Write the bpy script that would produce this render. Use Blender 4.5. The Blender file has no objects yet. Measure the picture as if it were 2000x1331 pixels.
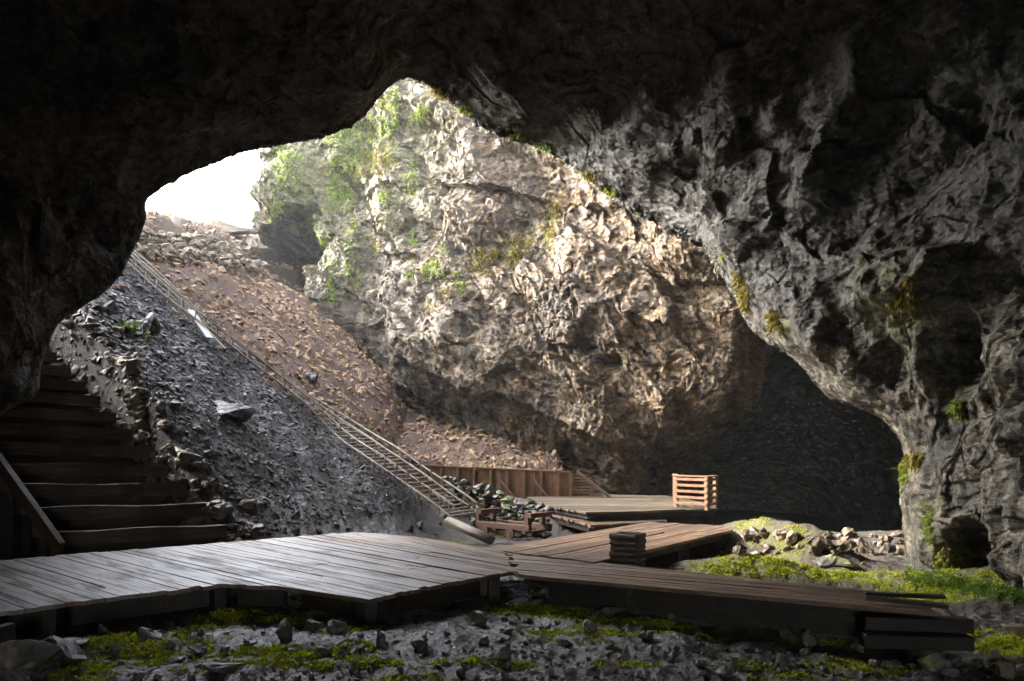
import bpy, bmesh, math, random
import numpy as np
from mathutils import Vector, Matrix
from mathutils.bvhtree import BVHTree

random.seed(7)
rng = np.random.default_rng(7)
scn = bpy.context.scene
COL = scn.collection
F, YH, CZ = 1400.0, 880.0, 1.5          # focal length (px of the 2000 px frame), horizon row, eye height


def P(x, y, d):
    return np.array([(x - 1000.0) / F * d, d, CZ + (YH - y) / F * d])


# ------------------------------------------------------------------ noise
_perm = np.random.default_rng(11).permutation(256).astype(np.int64)
_g = np.random.default_rng(12).normal(size=(256, 3))
_g /= np.linalg.norm(_g, axis=1)[:, None]
_rnd = np.random.default_rng(13).random((256, 8))


def _hash(i, j, k):
    return _perm[(_perm[(_perm[i & 255] + j) & 255] + k) & 255]


def perlin(p):
    p = np.asarray(p, dtype=np.float64)
    i = np.floor(p).astype(np.int64)
    f = p - i
    u = f * f * f * (f * (f * 6 - 15) + 10)
    out = np.zeros(len(p))
    for a in (0, 1):
        wa = u[:, 0] if a else 1 - u[:, 0]
        for b in (0, 1):
            wb = u[:, 1] if b else 1 - u[:, 1]
            for c in (0, 1):
                wc = u[:, 2] if c else 1 - u[:, 2]
                g = _g[_hash(i[:, 0] + a, i[:, 1] + b, i[:, 2] + c)]
                d = g[:, 0] * (f[:, 0] - a) + g[:, 1] * (f[:, 1] - b) + g[:, 2] * (f[:, 2] - c)
                out += wa * wb * wc * d
    return out * 1.5


def fbm(p, octv=5, gain=0.5, lac=2.03):
    p = np.array(p, dtype=np.float64)
    a, s = 1.0, np.zeros(len(p))
    for o in range(octv):
        s += a * perlin(p)
        p = p * lac + 17.3
        a *= gain
    return s


def ridged(p, octv=4, gain=0.5, lac=2.1):
    p = np.array(p, dtype=np.float64)
    a, s = 1.0, np.zeros(len(p))
    for o in range(octv):
        s += a * (1 - np.abs(perlin(p)) * 2.2)
        p = p * lac + 9.1
        a *= gain
    return s


def facets(p, seed=0, tilt=1.0, step=0.35):
    """fractured blocks: every Voronoi cell is a randomly tilted plane"""
    p = np.asarray(p, dtype=np.float64) + seed * 31.7
    i = np.floor(p).astype(np.int64)
    best = np.full(len(p), 1e9)
    hb = np.zeros(len(p), dtype=np.int64)
    vb = np.zeros((len(p), 3))
    for a in (-1, 0, 1):
        for b in (-1, 0, 1):
            for c in (-1, 0, 1):
                h = _hash(i[:, 0] + a, i[:, 1] + b, i[:, 2] + c)
                v = p - (i + np.array([a, b, c]) + _rnd[h, :3])
                d = (v * v).sum(1)
                m = d < best
                best[m] = d[m]
                hb[m] = h[m]
                vb[m] = v[m]
    return (vb * _g[hb]).sum(1) * tilt + (_rnd[hb, 4] - 0.5) * step


# ------------------------------------------------------------------ mesh helpers
def mesh_np(name, v, faces_list, smooth=True):
    """faces_list: list of int arrays (n,3) or (n,4)"""
    me = bpy.data.meshes.new(name)
    v = np.asarray(v, dtype=np.float32)
    me.vertices.add(len(v))
    me.vertices.foreach_set('co', v.ravel())
    loops = np.concatenate([np.asarray(f, dtype=np.int32).ravel() for f in faces_list])
    tot = np.concatenate([np.full(len(f), np.asarray(f).shape[1], dtype=np.int32) for f in faces_list])
    start = np.concatenate([[0], np.cumsum(tot)[:-1]]).astype(np.int32)
    me.loops.add(len(loops))
    me.loops.foreach_set('vertex_index', loops)
    me.polygons.add(len(tot))
    me.polygons.foreach_set('loop_start', start)
    me.polygons.foreach_set('loop_total', tot)
    me.polygons.foreach_set('use_smooth', np.full(len(tot), smooth))
    me.update(calc_edges=True)
    me.validate()
    return me


def grid_faces(nu, nv, wrap=False):
    a = np.arange(nu - 1)[:, None] * nv + np.arange(nv - 1)[None, :]
    a = a.ravel()
    return np.stack([a, a + nv, a + nv + 1, a + 1], 1)


def link(name, me, mat=None, parent=None):
    o = bpy.data.objects.new(name, me)
    COL.objects.link(o)
    if mat is not None and me is not None:
        if not me.materials:
            me.materials.append(mat)
    if parent is not None:
        o.parent = parent
    return o


def tag(o, label=None, cat=None, group=None, kind=None):
    if label: o['label'] = label
    if cat: o['category'] = cat
    if group: o['group'] = group
    if kind: o['kind'] = kind
    return o


def empty(name, loc=(0, 0, 0)):
    o = bpy.data.objects.new(name, None)
    COL.objects.link(o)
    o.location = loc
    return o


def attr(me, name, arr):
    a = me.attributes.new(name, 'FLOAT', 'POINT')
    a.data.foreach_set('value', np.asarray(arr, dtype=np.float32))


class MB:
    """collects prisms, boxes and tubes, builds ONE mesh (world coordinates)"""
    def __init__(s): s.v, s.f, s.n = [], [], 0

    def add(s, v, f):
        s.v.extend([tuple(q) for q in v]); s.f.extend([tuple(i + s.n for i in q) for q in f]); s.n += len(v)

    def prism(s, poly, z0, z1, jit=0):
        n = len(poly)
        za = [z1 + (p[2] if len(p) > 2 else 0) for p in poly]
        zb = [z0 + (p[2] if len(p) > 2 else 0) for p in poly]
        s.add([(p[0], p[1], z) for p, z in zip(poly, zb)] + [(p[0], p[1], z) for p, z in zip(poly, za)],
              [tuple(range(n - 1, -1, -1)), tuple(range(n, 2 * n))] +
              [(i, (i + 1) % n, n + (i + 1) % n, n + i) for i in range(n)])

    def beam(s, a, b, w, h, up=(0, 0, 1)):
        """box from a to b, w wide, h tall, centred on the line"""
        a, b, up = Vector(a), Vector(b), Vector(up)
        d = (b - a).normalized()
        r = d.cross(up).normalized() * (w / 2)
        u = r.cross(d).normalized() * (h / 2)
        v = [a - r - u, a + r - u, a + r + u, a - r + u, b - r - u, b + r - u, b + r + u, b - r + u]
        s.add(v, [(0, 1, 2, 3), (7, 6, 5, 4), (4, 5, 1, 0), (5, 6, 2, 1), (6, 7, 3, 2), (7, 4, 0, 3)])

    def tube(s, a, b, r0, r1=None, n=10, cap=True):
        a, b = Vector(a), Vector(b)
        r1 = r0 if r1 is None else r1
        d = (b - a).normalized()
        x = d.orthogonal().normalized(); y = d.cross(x)
        v = []
        for c, r in ((a, r0), (b, r1)):
            for i in range(n):
                t = 2 * math.pi * i / n
                v.append(c + (x * math.cos(t) + y * math.sin(t)) * r)
        f = [(i, (i + 1) % n, n + (i + 1) % n, n + i) for i in range(n)]
        if cap: f += [tuple(range(n - 1, -1, -1)), tuple(range(n, 2 * n))]
        s.add(v, f)

    def build(s, name, mat, parent=None, origin=None, bevel=0.0, smooth=False):
        me = bpy.data.meshes.new(name)
        o3 = Vector(origin) if origin is not None else (Vector(parent.location) if parent else Vector((0, 0, 0)))
        me.from_pydata([tuple(Vector(q) - o3) for q in s.v], [], s.f)
        bm = bmesh.new(); bm.from_mesh(me)
        bmesh.ops.recalc_face_normals(bm, faces=bm.faces)
        if bevel > 0:
            bmesh.ops.bevel(bm, geom=bm.edges[:], offset=bevel, segments=1, affect='EDGES', clamp_overlap=True)
        bm.to_mesh(me); bm.free()
        if smooth:
            me.shade_smooth()
        o = link(name, me, mat, parent)
        if parent is None:
            o.location = o3
        return o


def smooth(a, b, x):
    t = np.clip((x - a) / (b - a), 0, 1)
    return t * t * (3 - 2 * t)


# ------------------------------------------------------------------ materials
class NT:
    def __init__(s, name):
        s.m = bpy.data.materials.new(name); s.m.use_nodes = True
        s.t = s.m.node_tree; s.t.nodes.clear()
        s.out = s.n('ShaderNodeOutputMaterial'); s.b = s.n('ShaderNodeBsdfPrincipled')
        s.l(s.b.outputs[0], s.out.inputs[0])

    def n(s, k, **kw):
        q = s.t.nodes.new(k)
        for a, b in kw.items(): setattr(q, a, b)
        return q

    def l(s, a, b): s.t.links.new(a, b)

    def pos(s, scale=(1, 1, 1), rot=(0, 0, 0), obj=False):
        if obj: src = s.n('ShaderNodeTexCoord').outputs['Object']
        else: src = s.n('ShaderNodeNewGeometry').outputs['Position']
        mp = s.n('ShaderNodeMapping'); mp.inputs['Scale'].default_value = scale; mp.inputs['Rotation'].default_value = rot
        s.l(src, mp.inputs['Vector']); return mp.outputs[0]

    def noise(s, vec, scale, detail=6, rough=0.55, dist=0.0):
        q = s.n('ShaderNodeTexNoise'); q.inputs['Scale'].default_value = scale
        q.inputs['Detail'].default_value = detail; q.inputs['Roughness'].default_value = rough
        q.inputs['Distortion'].default_value = dist
        s.l(vec, q.inputs['Vector']); return q.outputs['Fac']

    def ridge(s, vec, scale, detail=8, rough=0.6, dist=0.2):
        q = s.n('ShaderNodeTexNoise'); q.noise_type = 'RIDGED_MULTIFRACTAL'; q.normalize = True
        q.inputs['Scale'].default_value = scale; q.inputs['Detail'].default_value = detail; q.inputs['Roughness'].default_value = rough
        q.inputs['Distortion'].default_value = dist
        s.l(vec, q.inputs['Vector']); return q.outputs['Fac']

    def facet(s, vec, scale, tilt=1.0, step=0.5):
        '''height field of broken blocks: every Voronoi cell a plane with its own tilt'''
        q = s.n('ShaderNodeTexVoronoi'); q.inputs['Scale'].default_value = scale
        s.l(vec, q.inputs['Vector'])
        sb = s.n('ShaderNodeVectorMath'); sb.operation = 'SUBTRACT'; s.l(vec, sb.inputs[0]); s.l(q.outputs['Position'], sb.inputs[1])
        c5 = s.n('ShaderNodeVectorMath'); c5.operation = 'SUBTRACT'; s.l(q.outputs['Color'], c5.inputs[0]); c5.inputs[1].default_value = (.5, .5, .5)
        dp = s.n('ShaderNodeVectorMath'); dp.operation = 'DOT_PRODUCT'; s.l(sb.outputs[0], dp.inputs[0]); s.l(c5.outputs[0], dp.inputs[1])
        a = s.math('MULTIPLY', dp.outputs['Value'], scale * tilt * 2)
        sp = s.n('ShaderNodeSeparateXYZ'); s.l(q.outputs['Color'], sp.inputs[0])
        return s.math('ADD', a, s.math('MULTIPLY', sp.outputs[0], step))

    def warp(s, vec, scale, amt):
        q = s.n('ShaderNodeTexNoise'); q.inputs['Scale'].default_value = scale; q.inputs['Detail'].default_value = 4
        s.l(vec, q.inputs['Vector'])
        m = s.n('ShaderNodeVectorMath'); m.operation = 'MULTIPLY_ADD'; s.l(q.outputs['Color'], m.inputs[0]); m.inputs[1].default_value = (amt, amt, amt); s.l(vec, m.inputs[2])
        return m.outputs[0]

    def voro(s, vec, scale, feature='F1', out='Distance', rand=1.0):
        q = s.n('ShaderNodeTexVoronoi'); q.feature = feature; q.inputs['Scale'].default_value = scale
        q.inputs['Randomness'].default_value = rand
        s.l(vec, q.inputs['Vector']); return q.outputs[out]

    def ramp(s, fac, stops, interp='LINEAR'):
        q = s.n('ShaderNodeValToRGB'); r = q.color_ramp; r.interpolation = interp
        while len(r.elements) < len(stops): r.elements.new(0.5)
        for e, (p, c) in zip(r.elements, stops):
            e.position = p; e.color = (c, c, c, 1) if isinstance(c, (int, float)) else (*c, 1)
        s.l(fac, q.inputs[0]); return q.outputs[0]

    def mix(s, fac, a, b, mode='MIX'):
        q = s.n('ShaderNodeMix'); q.data_type = 'RGBA'; q.blend_type = mode
        for v, i in ((fac, 0), (a, 6), (b, 7)):
            if isinstance(v, (int, float)): q.inputs[i].default_value = v if i == 0 else (v, v, v, 1)
            elif isinstance(v, tuple): q.inputs[i].default_value = (*v, 1)
            else: s.l(v, q.inputs[i])
        return q.outputs[2]

    def math(s, op, a, b=None, clamp=False):
        q = s.n('ShaderNodeMath'); q.operation = op; q.use_clamp = clamp
        for v, i in ((a, 0), (b, 1)):
            if v is None: continue
            if isinstance(v, (int, float)): q.inputs[i].default_value = v
            else: s.l(v, q.inputs[i])
        return q.outputs[0]

    def attr(s, name):
        q = s.n('ShaderNodeAttribute'); q.attribute_name = name; return q.outputs['Fac']

    def bump(s, h, strength, dist, prev=None):
        q = s.n('ShaderNodeBump'); q.inputs['Strength'].default_value = strength; q.inputs['Distance'].default_value = dist
        s.l(h, q.inputs['Height'])
        if prev is not None: s.l(prev, q.inputs['Normal'])
        return q.outputs[0]

    def done(s, color, rough, normal=None, spec=0.5):
        for v, k in ((color, 'Base Color'), (rough, 'Roughness'), (spec, 'Specular IOR Level')):
            if isinstance(v, tuple): s.b.inputs[k].default_value = (*v, 1)
            elif isinstance(v, (int, float)): s.b.inputs[k].default_value = v
            else: s.l(v, s.b.inputs[k])
        if normal is not None: s.l(normal, s.b.inputs['Normal'])
        return s.m


def mat_rock(name, cols, stain, rough=(0.55, 0.9), moss=None, bump=1.0, sc=1.0, streak=0.5, attr_moss=False, warm=None, ao=None):
    t = NT(name)
    p = t.pos()
    n1 = t.noise(p, 0.35 * sc, 8, 0.6, 0.4)
    c = t.ramp(n1, [(0.3, cols[0]), (0.48, cols[1]), (0.62, cols[2]), (0.75, cols[0])])
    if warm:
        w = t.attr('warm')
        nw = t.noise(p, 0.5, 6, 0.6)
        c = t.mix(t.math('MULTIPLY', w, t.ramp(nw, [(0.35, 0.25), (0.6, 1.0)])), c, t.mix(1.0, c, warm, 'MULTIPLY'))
    n2 = t.noise(p, 2.3 * sc, 10, 0.7, 0.6)
    c = t.mix(t.ramp(n2, [(0.40, 0.0), (0.62, 0.75)]), c, stain)
    ps = t.pos((1.6, 1.6, 0.22), (0.15, 0.1, 0))
    n3 = t.noise(ps, 1.5 * sc, 6, 0.65)
    c = t.mix(t.math('MULTIPLY', t.ramp(n3, [(0.5, 0.0), (0.66, 1.0)]), streak), c, stain)
    n4 = t.noise(p, 14 * sc, 8, 0.75)
    ck = t.voro(t.mix(0.12, t.pos((1.0, 1.0, 1.7), (0.2, 0.45, 0.3)), t.n('ShaderNodeTexNoise').outputs['Color']), 3.2 * sc, 'DISTANCE_TO_EDGE')
    c = t.mix(t.ramp(ck, [(0.0, 0.8), (0.05, 0.0)]), c, stain)
    ck2 = t.voro(t.warp(t.pos((1.0, 1.0, 1.3), (0.1, 0.6, 0.2)), 2.0, 0.35), 1.0 * sc, 'DISTANCE_TO_EDGE')
    c = t.mix(t.ramp(ck2, [(0.0, 0.85), (0.022, 0.0)]), c, stain)
    c = t.mix(0.85, c, t.ramp(n4, [(0.38, 0.35), (0.62, 1.25)]), 'MULTIPLY')
    if moss:
        nm = t.noise(p, 0.9, 7, 0.7)
        geo = t.n('ShaderNodeNewGeometry')
        sep = t.n('ShaderNodeSeparateXYZ'); t.l(geo.outputs['Normal'], sep.inputs[0])
        f = t.math('MULTIPLY', t.ramp(nm, [(moss[1], 0.0), (moss[1] + 0.09, 1.0)]), t.ramp(t.math('ADD', t.math('MULTIPLY', sep.outputs[2], 0.5), 0.5), [(0.45, 0.15), (0.8, 1.0)]))
        if attr_moss:
            f = t.math('ADD', t.math('MULTIPLY', f, 0.35), t.math('MULTIPLY', t.attr('moss'), t.ramp(t.noise(p, 5.0, 6, 0.7), [(0.42, 0.0), (0.55, 1.0)])), True)
        c = t.mix(f, c, t.ramp(n4, [(0.3, tuple(q * 0.5 for q in moss[0])), (0.7, moss[0])]))
    pd = t.pos((1.0, 1.0, 1.5), (0.25, 0.45, 0.3))
    pw = t.warp(pd, 1.5 * sc, 0.22)
    f1 = t.facet(pw, 1.7 * sc, 1.0, 0.6); f2 = t.facet(t.warp(pd, 4.0 * sc, 0.10), 4.6 * sc, 1.0, 0.5); f3 = t.facet(pd, 12.0 * sc, 1.0, 0.4)
    nb = t.bump(f1, 1.0 * bump, 0.17)
    nb = t.bump(f2, 1.0 * bump, 0.085, nb)
    nb = t.bump(f3, 1.0 * bump, 0.03, nb)
    nb = t.bump(t.noise(p, 6.0 * sc, 14, 0.78), 0.6 * bump, 0.05, nb)
    nb = t.bump(n4, 0.7 * bump, 0.015, nb)
    # tone follows facet height: low facets darker, high ones paler
    c = t.mix(0.5, c, t.mix(1.0, c, t.ramp(f2, [(0.0, 0.4), (0.9, 1.5)]), 'MULTIPLY'))
    c = t.mix(0.5, c, t.mix(1.0, c, t.ramp(f1, [(0.0, 0.5), (0.9, 1.4)]), 'MULTIPLY'))
    r = t.ramp(n2, [(0.3, rough[0]), (0.65, rough[1])])
    return t.done(c, r, nb, 0.5)


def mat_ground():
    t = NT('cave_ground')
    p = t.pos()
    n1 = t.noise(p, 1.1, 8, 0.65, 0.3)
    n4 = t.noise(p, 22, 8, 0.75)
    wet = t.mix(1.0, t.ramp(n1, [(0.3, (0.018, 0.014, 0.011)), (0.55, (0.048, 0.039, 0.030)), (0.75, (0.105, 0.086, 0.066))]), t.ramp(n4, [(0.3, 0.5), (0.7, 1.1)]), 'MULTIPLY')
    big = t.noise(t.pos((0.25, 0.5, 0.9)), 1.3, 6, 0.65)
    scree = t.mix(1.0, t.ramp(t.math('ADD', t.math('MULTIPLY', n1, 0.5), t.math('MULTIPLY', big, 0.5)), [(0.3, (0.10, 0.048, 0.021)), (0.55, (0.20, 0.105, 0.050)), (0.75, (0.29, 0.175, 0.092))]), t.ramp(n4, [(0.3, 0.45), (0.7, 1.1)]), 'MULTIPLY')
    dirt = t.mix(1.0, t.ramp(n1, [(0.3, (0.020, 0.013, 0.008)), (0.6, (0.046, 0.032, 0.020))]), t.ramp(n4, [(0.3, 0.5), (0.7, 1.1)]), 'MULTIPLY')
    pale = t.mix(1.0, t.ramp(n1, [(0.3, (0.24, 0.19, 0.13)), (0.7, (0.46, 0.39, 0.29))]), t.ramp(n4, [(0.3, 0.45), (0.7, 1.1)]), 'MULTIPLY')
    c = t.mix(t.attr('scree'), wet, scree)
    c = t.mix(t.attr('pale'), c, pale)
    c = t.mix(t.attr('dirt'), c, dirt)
    nm = t.noise(p, 7, 8, 0.75)
    f = t.math('MULTIPLY', t.attr('moss'), t.ramp(nm, [(0.36, 0.0), (0.50, 1.0)]))
    c = t.mix(f, c, t.ramp(t.noise(p, 40, 6, 0.7), [(0.3, (0.055, 0.070, 0.008)), (0.7, (0.22, 0.25, 0.02))]))
    nb = t.bump(t.noise(p, 9, 12, 0.72), 0.7, 0.05)
    nb = t.bump(t.voro(p, 26, 'F1'), 0.5, 0.012, nb)
    nb = t.bump(n4, 0.6, 0.008, nb)
    rw = t.ramp(t.noise(p, 4, 8, 0.7), [(0.38, 0.16), (0.6, 0.5)])
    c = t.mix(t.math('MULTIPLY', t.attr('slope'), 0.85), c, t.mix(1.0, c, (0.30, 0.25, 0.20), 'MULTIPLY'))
    rw = t.mix(t.attr('slope'), rw, 0.75)
    r = t.mix(t.math('MAXIMUM', t.math('MAXIMUM', t.attr('scree'), t.attr('dirt')), f), rw, 0.9)
    return t.done(c, r, nb, 0.8)


def mat_simple_rock(name, cols, rough, bump=1.0, moss=0.0, sc=1.0):
    """for loose stones: colour changes from stone to stone with its place"""
    t = NT(name)
    p = t.pos()
    n1 = t.noise(p, 3.1 * sc, 4, 0.6)
    n4 = t.noise(p, 30 * sc, 8, 0.75)
    c = t.ramp(n1, [(0.32, cols[0]), (0.5, cols[1]), (0.68, cols[2])])
    c = t.mix(0.7, c, t.ramp(n4, [(0.3, 0.4), (0.7, 1.1)]), 'MULTIPLY')
    if moss > 0:
        geo = t.n('ShaderNodeNewGeometry')
        sep = t.n('ShaderNodeSeparateXYZ'); t.l(geo.outputs['Normal'], sep.inputs[0])
        f = t.math('MULTIPLY', t.ramp(t.noise(p, 2.2, 6, 0.7), [(0.62 - 0.25 * moss, 0.0), (0.68 - 0.2 * moss, 1.0)]), t.ramp(sep.outputs[2], [(0.1, 0.0), (0.6, 1.0)]))
        c = t.mix(f, c, t.ramp(n4, [(0.3, (0.05, 0.07, 0.008)), (0.7, (0.22, 0.26, 0.02))]))
    nb = t.bump(t.noise(p, 11 * sc, 10, 0.7), 0.6 * bump, 0.03)
    nb = t.bump(n4, 0.5 * bump, 0.008, nb)
    r = t.ramp(t.noise(p, 6 * sc, 5, 0.6), [(0.3, rough[0]), (0.65, rough[1])])
    return t.done(c, r, nb, 0.6)


def mat_wood(name, cols, ang, rough=(0.4, 0.8), wet=None, spec=0.5, moss=0.0):
    """boards with the grain along ang (radians, in plan)"""
    t = NT(name)
    p = t.pos((1, 1, 1), (0, 0, -ang))
    pg = t.n('ShaderNodeMapping'); pg.inputs['Scale'].default_value = (0.6, 14, 14); t.l(p, pg.inputs[0])
    g = t.noise(pg.outputs[0], 2.5, 8, 0.7, 0.4)
    isl = t.n('ShaderNodeNewGeometry').outputs['Random Per Island']
    c = t.ramp(g, [(0.36, cols[0]), (0.5, cols[1]), (0.64, cols[2])])
    c = t.mix(1.0, c, t.ramp(isl, [(0.0, 0.5), (0.5, 0.95), (1.0, 1.3)]), 'MULTIPLY')
    n = t.noise(t.pos(), 1.2, 8, 0.65)
    c = t.mix(t.ramp(n, [(0.45, 0.0), (0.68, 0.7)]), c, cols[0])
    if moss:
        c = t.mix(t.math('MULTIPLY', t.ramp(t.noise(t.pos(), 1.7, 8, 0.75), [(0.6, 0.0), (0.68, 1.0)]), moss), c, (0.12, 0.15, 0.02))
    nb = t.bump(g, 0.9 if wet else 0.5, 0.014)
    fine = t.noise(t.pos(), 45, 6, 0.7)
    nb = t.bump(fine, 0.35, 0.006, nb)
    r = t.ramp(n, [(0.3, rough[0]), (0.65, rough[1])])
    if wet:
        pm = t.n('ShaderNodeMapping'); pm.inputs['Scale'].default_value = (0.35, 2.2, 1); t.l(p, pm.inputs[0])
        w = t.ramp(t.noise(pm.outputs[0], 2.2, 8, 0.7, 0.3), [(wet[0], 0.0), (wet[0] + 0.12, 1.0)])
        sx = t.n('ShaderNodeSeparateXYZ'); t.l(t.n('ShaderNodeNewGeometry').outputs['Position'], sx.inputs[0])
        q = t.n('ShaderNodeMapRange'); q.inputs['From Min'].default_value = 0.8; q.inputs['From Max'].default_value = -3.0
        t.l(sx.outputs[0], q.inputs['Value'])
        w = t.math('MULTIPLY', w, q.outputs[0])
        r = t.mix(w, r, wet[1])
        t.l(w, t.b.inputs['Coat Weight']); t.b.inputs['Coat IOR'].default_value = 1.6
        t.b.inputs['Coat Roughness'].default_value = 0.38
        t.l(nb, t.b.inputs['Coat Normal'])
    return t.done(c, r, nb, spec)


def mat_plain(name, a, b, sc, rough, bump=0.2, metal=0.0):
    t = NT(name)
    p = t.pos()
    n = t.noise(p, sc, 8, 0.7)
    m = t.done(t.ramp(n, [(0.3, a), (0.7, b)]), t.ramp(n, [(0.3, rough[0]), (0.7, rough[1])]), t.bump(t.noise(p, sc * 6, 8, 0.7), bump, 0.01))
    t.b.inputs['Metallic'].default_value = metal
    return m


def mat_leaf(name, a, b):
    t = NT(name)
    isl = t.n('ShaderNodeNewGeometry').outputs['Random Per Island']
    c = t.ramp(isl, [(0.0, a), (0.6, b), (1.0, tuple(min(1, q * 1.3) for q in b))])
    m = t.done(c, 0.6, None, 0.3)
    tr = t.n('ShaderNodeBsdfTranslucent'); t.l(c, tr.inputs[0])
    mx = t.n('ShaderNodeMixShader'); mx.inputs[0].default_value = 0.35
    t.l(t.b.outputs[0], mx.inputs[1]); t.l(tr.outputs[0], mx.inputs[2]); t.l(mx.outputs[0], t.out.inputs[0])
    return m


M = {}
M['wall'] = mat_rock('limestone_wall', [(0.074, 0.050, 0.022), (0.138, 0.096, 0.044), (0.195, 0.142, 0.072)], (0.024, 0.019, 0.012), (0.5, 0.9), ((0.16, 0.20, 0.02), 0.66), 1.0, 1.0, 0.5, True, (1.3, 1.0, 0.62))
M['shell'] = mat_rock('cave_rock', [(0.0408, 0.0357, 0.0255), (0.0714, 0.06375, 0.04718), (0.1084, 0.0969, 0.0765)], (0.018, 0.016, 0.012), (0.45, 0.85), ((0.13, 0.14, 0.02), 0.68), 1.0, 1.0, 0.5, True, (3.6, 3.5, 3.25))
M['ground'] = mat_ground()
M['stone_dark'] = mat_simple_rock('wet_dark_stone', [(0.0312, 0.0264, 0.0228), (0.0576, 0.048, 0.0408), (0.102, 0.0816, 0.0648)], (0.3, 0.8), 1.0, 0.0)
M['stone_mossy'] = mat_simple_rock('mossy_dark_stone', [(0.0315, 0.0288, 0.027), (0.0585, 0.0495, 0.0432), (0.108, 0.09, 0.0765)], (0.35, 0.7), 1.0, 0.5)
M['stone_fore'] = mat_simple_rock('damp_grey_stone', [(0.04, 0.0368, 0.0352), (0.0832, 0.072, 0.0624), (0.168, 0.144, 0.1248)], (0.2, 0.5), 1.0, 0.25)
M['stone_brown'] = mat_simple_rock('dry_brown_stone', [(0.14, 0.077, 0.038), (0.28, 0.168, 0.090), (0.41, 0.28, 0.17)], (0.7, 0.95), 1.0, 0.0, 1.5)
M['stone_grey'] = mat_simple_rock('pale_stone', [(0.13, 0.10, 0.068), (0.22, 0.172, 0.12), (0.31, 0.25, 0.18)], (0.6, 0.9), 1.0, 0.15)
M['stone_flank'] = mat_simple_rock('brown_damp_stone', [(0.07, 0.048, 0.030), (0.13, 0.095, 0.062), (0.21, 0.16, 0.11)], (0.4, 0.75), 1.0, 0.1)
PA = math.atan2(-0.57, 0.82)
M['deck'] = mat_wood('wet_deck_boards', [(0.0567, 0.0324, 0.0189), (0.1418, 0.0864, 0.05265), (0.2295, 0.1485, 0.0945)], PA, (0.42, 0.62), (0.40, 0.36), 0.6, 0.25)
M['walk'] = mat_wood('damp_walkway_boards', [(0.055, 0.033, 0.0198), (0.132, 0.0836, 0.0528), (0.209, 0.1386, 0.0902)], math.atan2(3.8, 3.06), (0.35, 0.7), None, 0.5, 0.2)
M['plat'] = mat_wood('dusty_platform_boards', [(0.075, 0.058, 0.038), (0.12, 0.095, 0.066), (0.165, 0.132, 0.093)], 0.0, (0.6, 0.9), None, 0.3, 0.2)
M['dark_wood'] = mat_wood('dark_timber_and_shade', [(0.008, 0.006, 0.005), (0.016, 0.012, 0.009), (0.032, 0.024, 0.018)], PA, (0.4, 0.8), None, 0.4, 0.5)  # dark timber; the near-black tone also paints the shade under the decks
M['step_wood'] = mat_wood('stair_timber', [(0.0238, 0.0147, 0.0084), (0.0504, 0.0322, 0.0196), (0.084, 0.056, 0.035)], math.atan2(1.06, 1.8), (0.5, 0.75), None, 0.25)
M['tread'] = mat_wood('wet_stair_tread', [(0.042, 0.028, 0.0182), (0.084, 0.0588, 0.0392), (0.126, 0.0924, 0.063)], math.atan2(1.06, 1.8), (0.12, 0.3), None, 1.0)
M['fence_wood'] = mat_wood('reddish_fence_boards', [(0.09, 0.045, 0.02), (0.17, 0.085, 0.04), (0.25, 0.14, 0.07)], 1.57, (0.6, 0.9))
M['rail_wood'] = mat_wood('new_orange_timber', [(0.10, 0.046, 0.021), (0.165, 0.082, 0.040), (0.23, 0.13, 0.068)], 0.0, (0.5, 0.8))
M['log'] = mat_wood('grey_brown_log', [(0.05, 0.037, 0.028), (0.10, 0.078, 0.060), (0.16, 0.125, 0.10)], -0.3, (0.45, 0.8))
M['track_wood'] = mat_wood('weathered_grey_pole', [(0.10, 0.078, 0.058), (0.19, 0.155, 0.12), (0.29, 0.25, 0.20)], 2.7, (0.4, 0.7))
M['rust'] = mat_plain('rusty_iron', (0.045, 0.022, 0.014), (0.11, 0.055, 0.032), 6, (0.5, 0.8), 0.3)
M['pipe'] = mat_plain('grey_trough', (0.07, 0.055, 0.042), (0.15, 0.125, 0.10), 4, (0.5, 0.8), 0.3)
M['sheet'] = mat_plain('pale_board', (0.26, 0.24, 0.21), (0.42, 0.40, 0.36), 4, (0.35, 0.6), 0.2)
M['moss'] = mat_leaf('bright_moss', (0.15, 0.17, 0.010), (0.42, 0.46, 0.02))
M['moss_wall'] = mat_leaf('hanging_moss', (0.08, 0.11, 0.015), (0.20, 0.26, 0.035))
M['moss_gold'] = mat_leaf('golden_moss', (0.10, 0.085, 0.014), (0.20, 0.165, 0.03))
M['leaf'] = mat_leaf('fresh_leaf', (0.04, 0.075, 0.010), (0.10, 0.17, 0.02))
M['root'] = mat_leaf('pale_rim_light', (0.14, 0.13, 0.10), (0.34, 0.32, 0.26))  # pale colour of the blades that imitate rim light
SKY_S, SUN_TO, SUN_E, SUN_A, EXPO, HAZE = 0.15, (-0.78, 0.25, 0.46), 0.65, 10.0, 4.4, 0.0006


# ------------------------------------------------------------------ terrain
SX, SY = -0.45, 0.28                      # one step of the stairs in plan


def plane_z(X, Y):
    """the scree cone rises to the left, towards its crest"""
    Xc = np.maximum(X, -12.6 - 0.02 * (Y - 25))
    z = -0.814 * Xc + 0.218 * Y - 5.96
    return z + (Xc - X) * 0.06


def gauss(X, Y, x, y, sx, sy=None, rot=0.0):
    sy = sx if sy is None else sy
    dx, dy = X - x, Y - y
    c, s = math.cos(rot), math.sin(rot)
    u, v = dx * c + dy * s, -dx * s + dy * c
    return np.exp(-(u * u) / (2 * sx * sx) - (v * v) / (2 * sy * sy))


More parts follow.
